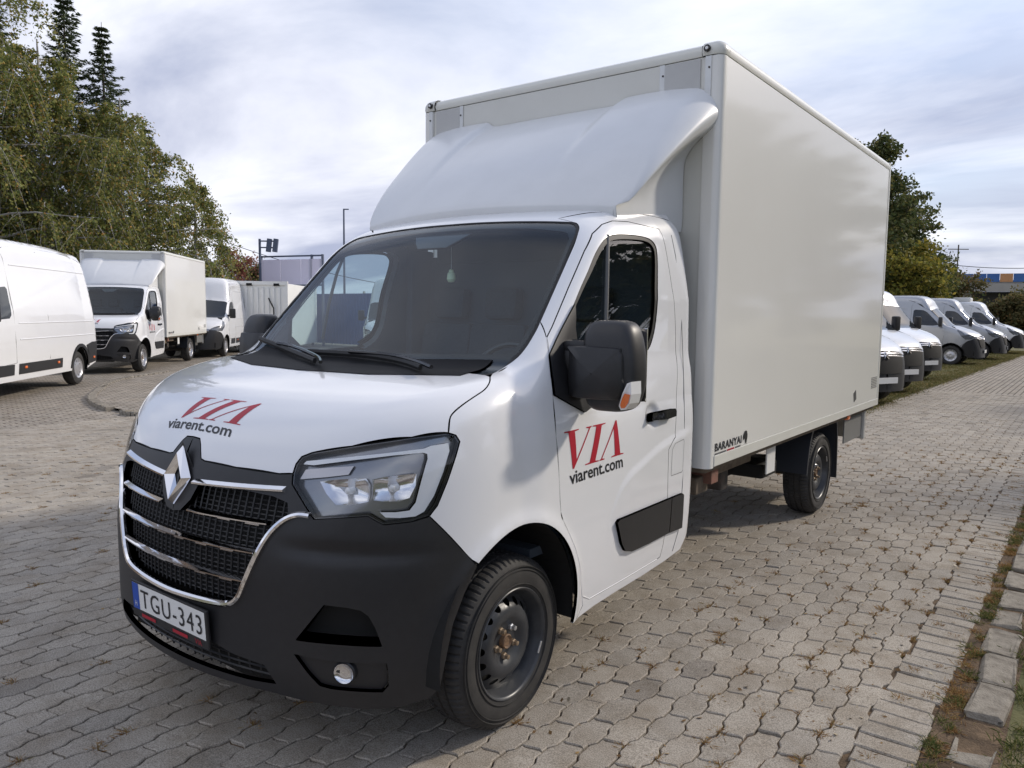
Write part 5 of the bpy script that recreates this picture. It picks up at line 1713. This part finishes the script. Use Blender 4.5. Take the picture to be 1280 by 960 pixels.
def tree(name, label, loc, H, rad, leaf, n_leaf, style='round', trunk_r=.16, seed=1, size=.10, base=.25, barkm=None, group=None, n_limb=26, bias=(0, 0)):
    r = np.random.default_rng(seed)
    root = empty(name, (loc[0], loc[1], 0))
    br = MB()
    th = np.linspace(0, 1, 8)
    wob = np.cumsum(r.normal(0, .02 * H / 8, (8, 2)), 0) * .6
    TP = np.c_[wob, th * H * .93]
    br_t = MB().tube(TP, trunk_r * (1 - th * .9) + .01, 8)
    br_t.build('trunk', barkm or bark, root, smooth=True)
    C = []
    limbs = MB()
    for i in range(n_limb):
        u = base + (1 - base) * ((i + r.random()) / n_limb) ** .9
        a = i * 2.4 + r.normal(0, .35)
        p0 = np.array([np.interp(u * .93, th, TP[:, 0]), np.interp(u * .93, th, TP[:, 1]), u * H * .90])
        prof = {'round': math.sin(math.pi * min(1, (u - base * .6) / (1.08 - base * .6))) ** .6,
                'birch': (1 - (u - base) / (1 - base)) ** .55 * (.65 + .35 * r.random()) + .12,
                'cone': (1 - (u - base) / (1 - base)) ** .75 * (.7 + .3 * r.random()) + .08,
                'poplar': .35 + .65 * math.sin(math.pi * min(1., (u - base * .7) / (1.1 - base * .7)))}[style]
        ln = rad * prof * r.uniform(.72, 1.12)
        up = {'round': .45, 'birch': .40, 'poplar': .95, 'cone': .8}[style] * r.uniform(.6, 1.3)
        dirv = np.array([math.cos(a) + bias[0], math.sin(a) + bias[1], up]); dirv /= np.linalg.norm(dirv[:2])
        ts = np.linspace(0, 1, 7)
        arcz = (-.32 if style == 'birch' else -.12) * ln
        LP = p0 + np.outer(ts * ln, dirv) + np.c_[np.zeros(7), np.zeros(7), arcz * ts ** 2 * 1.2] + np.cumsum(r.normal(0, .02 * ln, (7, 3)), 0)
        limbs.tube(LP, .045 * (trunk_r / .16) * (1 - ts * .85) * (1.1 - u * .6), 5, caps=False)
        m = max(3, int(5 + ln * 4))
        for j in range(m):
            t0 = r.uniform(.18, 1.0)
            q0 = np.array([np.interp(t0, ts, LP[:, k]) for k in range(3)])
            d = r.normal(0, 1, 3); d[2] = d[2] * .5 + .1
            d /= np.linalg.norm(d)
            tl_ = ln * r.uniform(.16, .36) + .25
            tt = np.linspace(0, 1, 5)
            if style == 'birch':
                hang = r.uniform(.5, 1.5) * min(2.2, .4 + ln * .45)
                TW = q0 + np.outer(tt * tl_, d * [1, 1, .4]) - np.c_[np.zeros(5), np.zeros(5), hang * tt ** 1.5]
            else:
                TW = q0 + np.outer(tt * tl_, d) - np.c_[np.zeros(5), np.zeros(5), .10 * tl_ * tt ** 2]
            limbs.tube(TW, .010 * (1 - tt * .7), 3, caps=False)
            C.append((TW, .10 if style == 'birch' else .17))
    limbs.build('branches', barkm or bark, root)
    per = max(1, n_leaf // len(C))
    pts = []
    for TW, sp in C:
        k = r.poisson(per)
        if k == 0: continue
        t = r.uniform(.05, 1.05, k)
        x = np.stack([np.interp(t, np.linspace(0, 1, 5), TW[:, c_]) for c_ in range(3)], 1)
        pts.append(x + r.normal(0, sp, (k, 3)) * [1, 1, .8])
    pts = np.vstack(pts)
    pts = pts[pts[:, 2] > .15]
    v = leaf_cloud(pts, size, droop=.8 if style == 'birch' else .2)
    mesh('crown', v, np.arange(len(v)).reshape(-1, 4).tolist(), leaf, root, smooth=False)
    tag(root, label, 'tree', group)
    return root

def spruce(label, loc, H, rad, seed, group=None, z0=.12, sparse=1.):
    r = np.random.default_rng(seed)
    root = empty('spruce_tree', (loc[0], loc[1], 0))
    MB().tube([(0, 0, 0), (0, 0, H * .5), (0, 0, H)], [.2, .11, .012], 8).build('trunk', bark, root, smooth=True)
    pts = []; dirs = []
    z = H * z0
    while z < H * .985:
        f = 1 - z / H
        R0 = rad * (f ** .85) * r.uniform(.75, 1.15) + .10
        nb = max(4, int(6 * sparse))
        a0 = r.uniform(0, 6)
        for k in range(nb):
            a = a0 + 2 * math.pi * k / nb + r.normal(0, .18)
            L_ = R0 * r.uniform(.6, 1.15)
            d = np.array([math.cos(a), math.sin(a), 0]); s = np.array([-d[1], d[0], 0])
            m = int(44 * L_ + 24)
            t = r.uniform(.05, 1, m) ** .8
            side = r.normal(0, 1, m) * .17 * L_ * (1.05 - t) + r.normal(0, .03, m)
            zz = -.42 * L_ * t + .40 * L_ * t ** 2.2 - np.abs(side) * .35 + r.normal(0, .03, m)
            P = np.array([0, 0, z]) + np.outer(t * L_, d) + np.outer(side, s) + np.c_[np.zeros(m), np.zeros(m), zz]
            pts.append(P)
            dv = d + np.outer(np.sign(side) * .8, s); dv = dv + np.c_[np.zeros(m), np.zeros(m), r.normal(-.3, .3, m)]
            dirs.append(dv / np.linalg.norm(dv, axis=1)[:, None])
        z += .26 + .30 * f
    P = np.vstack(pts); T = np.vstack(dirs); k = len(P)
    n = r.normal(0, 1, (k, 3)); n[:, 2] += 1.0
    b = np.cross(n, T); b /= np.linalg.norm(b, axis=1)[:, None] + 1e-9
    ln = r.uniform(.10, .20, k)[:, None]; wd = r.uniform(.022, .042, k)[:, None]
    v = np.stack([P - T * ln * .4, P + b * wd, P + T * ln, P - b * wd], 1).reshape(-1, 3)
    mesh('crown', v, np.arange(len(v)).reshape(-1, 4).tolist(), needle, root, smooth=False)
    tag(root, label, 'tree', group)
    return root

LB = 'birches behind the parked vans'
def T(px, d): return GP(px, d)
tree('birch_tree', 'tallest weeping birch, at the end of the row above the near white van', T(-20, 27), 14.8, 5.4, birch_leaf, 44200, 'birch', .20, 3, .070, .10, birch_bark, LB, 34)
tree('birch_tree', 'broad weeping birch directly below the tallest spruce', T(64, 29), 12.2, 5.0, birch_leaf, 54600, 'birch', .19, 5, .070, .08, birch_bark, LB, 34)
tree('birch_tree', 'weeping birch rising over the roof of the parked cargo box', T(160, 31), 10.6, 4.8, birch_leaf, 46800, 'birch', .17, 8, .070, .08, birch_bark, LB, 32)
tree('birch_tree', 'slender birch with hanging twigs at the free end of the row', T(248, 34), 8.0, 3.0, birch_leaf, 23400, 'birch', .12, 11, .070, .10, birch_bark, LB, 26)
tree('birch_tree', 'yellowing birch filling the gap above the white van roof', T(20, 33), 9.0, 5.0, birch_leaf, 24000, 'birch', .16, 14, .09, .06, birch_bark, LB, 30)
SG = 'spruces behind the birches'
spruce('tallest dark spruce with a pointed top above the birches', T(96, 38), 17.2, 3.9, 2, SG)
spruce('narrow dark spruce standing a little lower than the tallest one', T(141, 38), 15.2, 3.5, 4, SG)
spruce('dark spruce with long level boughs among the birch twigs', T(190, 36), 10.0, 3.2, 6, SG)
spruce('dark spruce at the edge of the lot above the near van', T(2, 30), 15.0, 3.4, 9, SG)
# far left centre
tree('red_tree', 'small tree with dull red autumn leaves above the fence', T(303, 46), 5.2, 1.9, red_leaf, 5000, 'round', .09, 21, .10, .2, n_limb=18)
tree('fence_tree', 'dark green bushy tree next to the red tree behind the fence', T(324, 47), 4.6, 1.5, dark_leaf, 5000, 'round', .09, 22, .10, .12, n_limb=18)
# right side
RT = 'trees beyond the van row'
tree('poplar_tree', 'tall loose poplar rising behind the rear edge of the cargo box', T(1084, 40), 11.6, 3.9, dark_leaf, 20000, 'cone', .20, 31, .12, .10, group=RT, n_limb=40)
tree('poplar_tree', 'poplar top showing just above the cargo box roof line', T(1052, 44), 12.4, 2.2, dark_leaf, 6000, 'cone', .18, 33, .12, .15, group=RT, n_limb=34)
tree('poplar_tree', 'lower dark poplar beyond the yellow green maple', T(1140, 47), 7.0, 2.8, dark_leaf, 8000, 'cone', .16, 35, .12, .08, group=RT, n_limb=34)
tree('poplar_tree', 'leafy poplar standing right behind the yellow green maple', T(1118, 43), 8.8, 3.2, dark_leaf, 14000, 'cone', .16, 51, .12, .08, group=RT, n_limb=38)
tree('maple_tree', 'yellow green maple standing above the pale vans', T(1126, 38), 5.2, 2.3, yellow_leaf, 12000, 'round', .12, 37, .11, .06, group=RT, n_limb=30)
tree('bush_tree', 'bronze leaved bushy tree left of the bridge opening', T(1176, 50), 4.6, 2.2, brown_leaf, 12000, 'round', .12, 39, .12, .05, group=RT, n_limb=30)
tree('bush_tree', 'green bushy tree screening the right end of the bridge', T(1306, 56), 4.4, 2.2, dark_leaf, 12000, 'round', .12, 41, .12, .04, group=RT, n_limb=30)
tree('bush_tree', 'bronze and orange bush behind the last white van', T(1280, 47), 2.9, 2.0, brown_leaf, 14000, 'round', .10, 43, .12, .03, group=RT, n_limb=30)
tree('bush_tree', 'low olive bush under the bridge beside the van roofs', T(1230, 60), 1.4, 2.2, brown_leaf, 9000, 'round', .10, 45, .13, .03, group=RT, n_limb=26)
tree('bush_tree', 'tangled bronze bush at the end of the block paving', T(1318, 50), 4.0, 2.6, brown_leaf, 10000, 'round', .10, 47, .13, .03, group=RT, n_limb=26)
# trees across the lane that the glass and paint reflect
for k, (x, y, h, rd) in enumerate(((13.5, 11, 9.0, 4.2), (14.5, 18, 10.0, 4.4), (13.0, 26, 10.0, 4.4), (14.5, 34, 11.0, 4.6), (12.5, 3.0, 7.5, 3.6), (13, 43, 11, 4.6))):
    tree('lane_tree', ['dark leafy tree across the lane opposite the cab door', 'second dark tree across the lane, opposite the cargo box', 'dark tree across the lane past the end of the cargo box', 'large dark tree far along the lane verge',
                       'small dark tree across the lane before the bumper', 'last dark tree of the lane verge'][k], (x, y), h, rd, dark_leaf, 15000, 'round', .15, 60 + k, .22, .03, group='trees across the lane', n_limb=26)

# ================================================================== structures far left
def facing(px, d, sx, sy, sz, z0, m, name, rot, **k):
    X, Y = GP(px, d)
    return X, Y
fen_blue = mat('blue sheet steel', (.045, .10, .26), .5, noise=(2, .4, (.07, .14, .32)))
fen_grey = mat('grey sheet steel', (.30, .31, .33), .5, noise=(2, .4, (.24, .25, .27)))
def corrugated(name, p0, p1, h, m, label, pitch=.24, z0=.05):
    """fence of single ribbed sheets between posts"""
    p0, p1 = np.array(p0), np.array(p1)
    Ltot = np.linalg.norm(p1 - p0); d = (p1 - p0) / Ltot; n = np.array([-d[1], d[0]])
    root = empty(name, (p0[0], p0[1], 0), math.atan2(d[1], d[0]))
    tag(root, label, 'fence')
    wsh = 2.4
    v = []; f = []
    k = int(wsh / pitch)
    xs_ = []
    for i in range(k):
        xs_ += [(i * pitch, 0), (i * pitch + pitch * .3, 0), (i * pitch + pitch * .4, .035), (i * pitch + pitch * .9, .035)]
    xs_.append((k * pitch, 0))
    v = [(x, y, z) for z in (z0, h) for x, y in xs_]
    q = len(xs_)
    f = [(i, i + 1, q + i + 1, q + i) for i in range(q - 1)]
    first = None
    for j in range(int(Ltot / wsh)):
        if first is None:
            o = mesh('sheet', v, f, m, root, smooth=False); first = o
        else:
            o = first.copy(); COL.objects.link(o); o.parent = root
        o.location = (j * wsh, 0, 0)
        pst = MB().box((j * wsh - .01, .09, h / 2 + .05), (.08, .08, h + .1)).build('post', alu, root)
    return root
corrugated('corrugated_fence', GP(300, 44), GP(345, 41), 2.6, fen_grey, 'grey ribbed steel fence behind the white vans')
corrugated('corrugated_fence', GP(345, 40.5), GP(640, 30), 2.45, fen_blue, 'blue ribbed steel fence seen through the cab of the box truck')
# container
X, Y = GP(352, 33)
ct = empty('storage_container', (X, Y, 0), R_(40))
wc_ = mat('container white', (.80, .80, .77), .5, noise=(1.5, .4, (.68, .68, .64)))
MB().box((0, 0, 1.42), (1.9, 5.6, 2.5), bev=.02).build('body', wc_, ct)
for k in range(9):
    MB().box((-.84 + k * .21, -2.82, 1.40), (.10, .05, 2.2), bev=.01).build('door_rib', wc_, ct)
for s_ in (-1, 1):
    MB().box((s_ * .93, -2.80, 1.42), (.10, .10, 2.56)).build('corner_post', wc_, ct)
for z in (.17, 2.68): MB().box((0, -2.80, z), (1.96, .12, .14)).build('rail', wc_, ct)
for x in (-.5, .55): MB().box((x, -2.84, 2.62), (.22, .05, .10)).build('lock_box', void_m, ct)
MB().tube([(.25, -2.90, 2.1), (.45, -2.92, 1.7), (.45, -2.92, 1.2)], .025, 6).build('cable', void_m, ct)
tag(ct, 'white ribbed storage container standing below the lavender banner', 'container')
# banner on a frame
A_, B_ = np.array(GP(328, 37)), np.array(GP(404, 35.5))
d = B_ - A_; Lb = float(np.linalg.norm(d)); ang_ = math.atan2(d[1], d[0])
bn = empty('banner_frame', (A_[0], A_[1], 0), ang_)
lav = grass_mat('lavender banner', [(0, (.66, .67, .82)), (1, (.74, .73, .80))], .5)
for i in range(3):
    MB().box((Lb * (i + .5) / 3, -.02, 3.42), (Lb / 3 - .02, .02, 1.15)).build('banner_sheet', lav, bn)
stl = mat('blue grey steel', (.10, .12, .18), .5)
for x in (0, Lb * .83, Lb): MB().box((x, .03, 2.1), (.09, .09, 4.2)).build('post', stl, bn)
MB().box((Lb / 2, .03, 4.15), (Lb, .07, .07)).build('top_beam', stl, bn)
MB().box((Lb / 2, .03, 2.80), (Lb, .07, .07)).build('lower_beam', stl, bn)
tag(bn, 'pale lavender banner stretched on a steel frame above the container', 'banner')
# floodlight pole
X, Y = GP(327, 36.5)
fp_ = empty('floodlight_pole', (X, Y, 0), R_(40))
MB().tube([(0, 0, 0), (0, 0, 4.95)], .06, 8).build('pole', stl, fp_)
for z in (4.85, 4.55): MB().box((.35, 0, z), (.75, .06, .06)).build('arm', stl, fp_)
for x in (.45, .75):
    MB().box((x, -.08, 4.65), (.22, .16, .62), bev=.02, ry=.12).build('floodlight', stl, fp_)
tag(fp_, 'grey pole with two floodlights at the banner edge', 'lamp pole')
# lamp post far behind the cab
X, Y = GP(431, 58)
lp = empty('street_lamp', (X, Y, 0), R_(40))
MB().tube([(0, 0, 0), (0, 0, 9.15)], [.10, .06], 8).build('pole', stl, lp)
MB().box((.16, 0, 9.15), (.42, .12, .08), bev=.02).build('lamp_head', stl, lp)
tag(lp, 'slim street lamp rising between the banner frame and the cab roof', 'lamp post')
# overhead cable
a3 = np.array([*GP(262, 40), 5.25]); b3 = np.array([*GP(420, 40), 3.62])
a3 = np.array([*GP(255, 40), 5.55]); b3 = np.array([*GP(470, 40), 3.1])
tt = np.linspace(0, 1, 14)[:, None]
cb = MB().tube(a3 + (b3 - a3) * tt - np.c_[np.zeros(14), np.zeros(14), .25 * 4 * tt[:, 0] * (1 - tt[:, 0])], .016, 5).build('overhead_cable', void_m)
tag(cb, 'thin black cable hanging from the birches past the floodlight pole', 'cable')
# teal tarpaulin stack behind the third van
X, Y = GP(268, 40)
tp = MB().box((0, 0, 1.5), (1.5, 1.5, 3.0), bev=.06).build('covered_stack', mat('teal tarp', (.05, .20, .21), .6, noise=(3, .6, (.10, .28, .28))))
tp.location = (X, Y, 0); tag(tp, 'teal covered stack peeping over the white van roof', 'stack')

# ================================================================== overpass on the right
conc = mat('bridge concrete', (.36, .34, .31), .85, noise=(.8, .6, (.27, .255, .235)))
A_, B_ = np.array(GP(1180, 92)), np.array(GP(1420, 84))
d = B_ - A_; Lb = float(np.linalg.norm(d)); ang_ = math.atan2(d[1], d[0])
bd = empty('overpass', (A_[0], A_[1], 0), ang_)
MB().box((Lb / 2, 4, 5.55), (Lb, 9, .75)).build('deck', conc, bd)
MB().box((Lb / 2, -.6, 5.15), (Lb, .5, .9)).build('edge_beam', conc, bd)
MB().box((Lb / 2, 4, 2.4), (Lb, .8, 4.8)).build('underdeck_shade', mat('shaded concrete', (.10, .10, .105), .9), bd)  # dark wall added as the shade under the deck, put into its colour
for x in (Lb * .12, Lb * .55):
    MB().box((x, .6, 2.4), (.8, .8, 4.8)).build('pier', conc, bd)
MB().box((Lb / 2, -.55, 5.98), (Lb, .06, .12)).build('rail', alu, bd)
bpan = mat('blue parapet banner', (.035, .11, .33), .5, noise=(.6, .6, (.05, .17, .42)))
nseg = 14
for i in range(nseg):
    MB().box((Lb * (i + .5) / nseg, -.62, 6.30), (Lb / nseg - .04, .04, .95)).build('parapet_panel', mat('orange panel', (.50, .24, .10), .5) if i == 4 else bpan, bd)
tag(bd, 'concrete overpass with blue parapet panels beyond the bushes', 'bridge')
for px, h, dd in ((1191, 8.2, 70),):
    X, Y = GP(px, dd)
    pz_ = empty('utility_pole', (X, Y, 0))
    MB().tube([(0, 0, 0), (0, 0, h)], .06, 6).build('pole', bark, pz_)
    MB().box((0, 0, h - .4), (1.8, .07, .07), rz=.6).build('crossarm', bark, pz_)
    tag(pz_, 'wooden utility pole with crossarm above the bushes', 'utility pole')
a3 = np.array([*GP(1160, 70), 6.6]); b3 = np.array([*GP(1400, 66), 6.9])
for off_ in (0,):
    cb = MB().tube(a3 + (b3 - a3) * tt - np.c_[np.zeros(14), np.zeros(14), .7 * 4 * tt[:, 0] * (1 - tt[:, 0])], .03, 5).build('power_line', void_m)
    tag(cb, 'dark power line crossing above the overpass', 'cable')
# low hedge line closing the horizon
hr = np.random.default_rng(5)
hp_ = []
for px0, px1, d0, hgt in ((-500, 330, 75, 3.6), (330, 700, 95, 3.0), (700, 1200, 110, 4.0), (1200, 1750, 105, 5.0)):
    k = 9000
    px_r = hr.uniform(px0, px1, k); dd = d0 + hr.uniform(0, 8, k)
    xy = np.array([GP(a_, b_) for a_, b_ in zip(px_r, dd)])
    top = hgt * (.75 + .25 * np.sin(px_r * .05) * np.sin(px_r * .017 + 1))
    hp_.append(np.c_[xy, hr.random(k) ** .8 * top])
hp_ = np.vstack(hp_)
v = leaf_cloud(hp_, .5, .1, 1.3)
tag(mesh('distant_woods', v, np.arange(len(v)).reshape(-1, 4).tolist(), brown_leaf, None, smooth=False), kind='stuff')
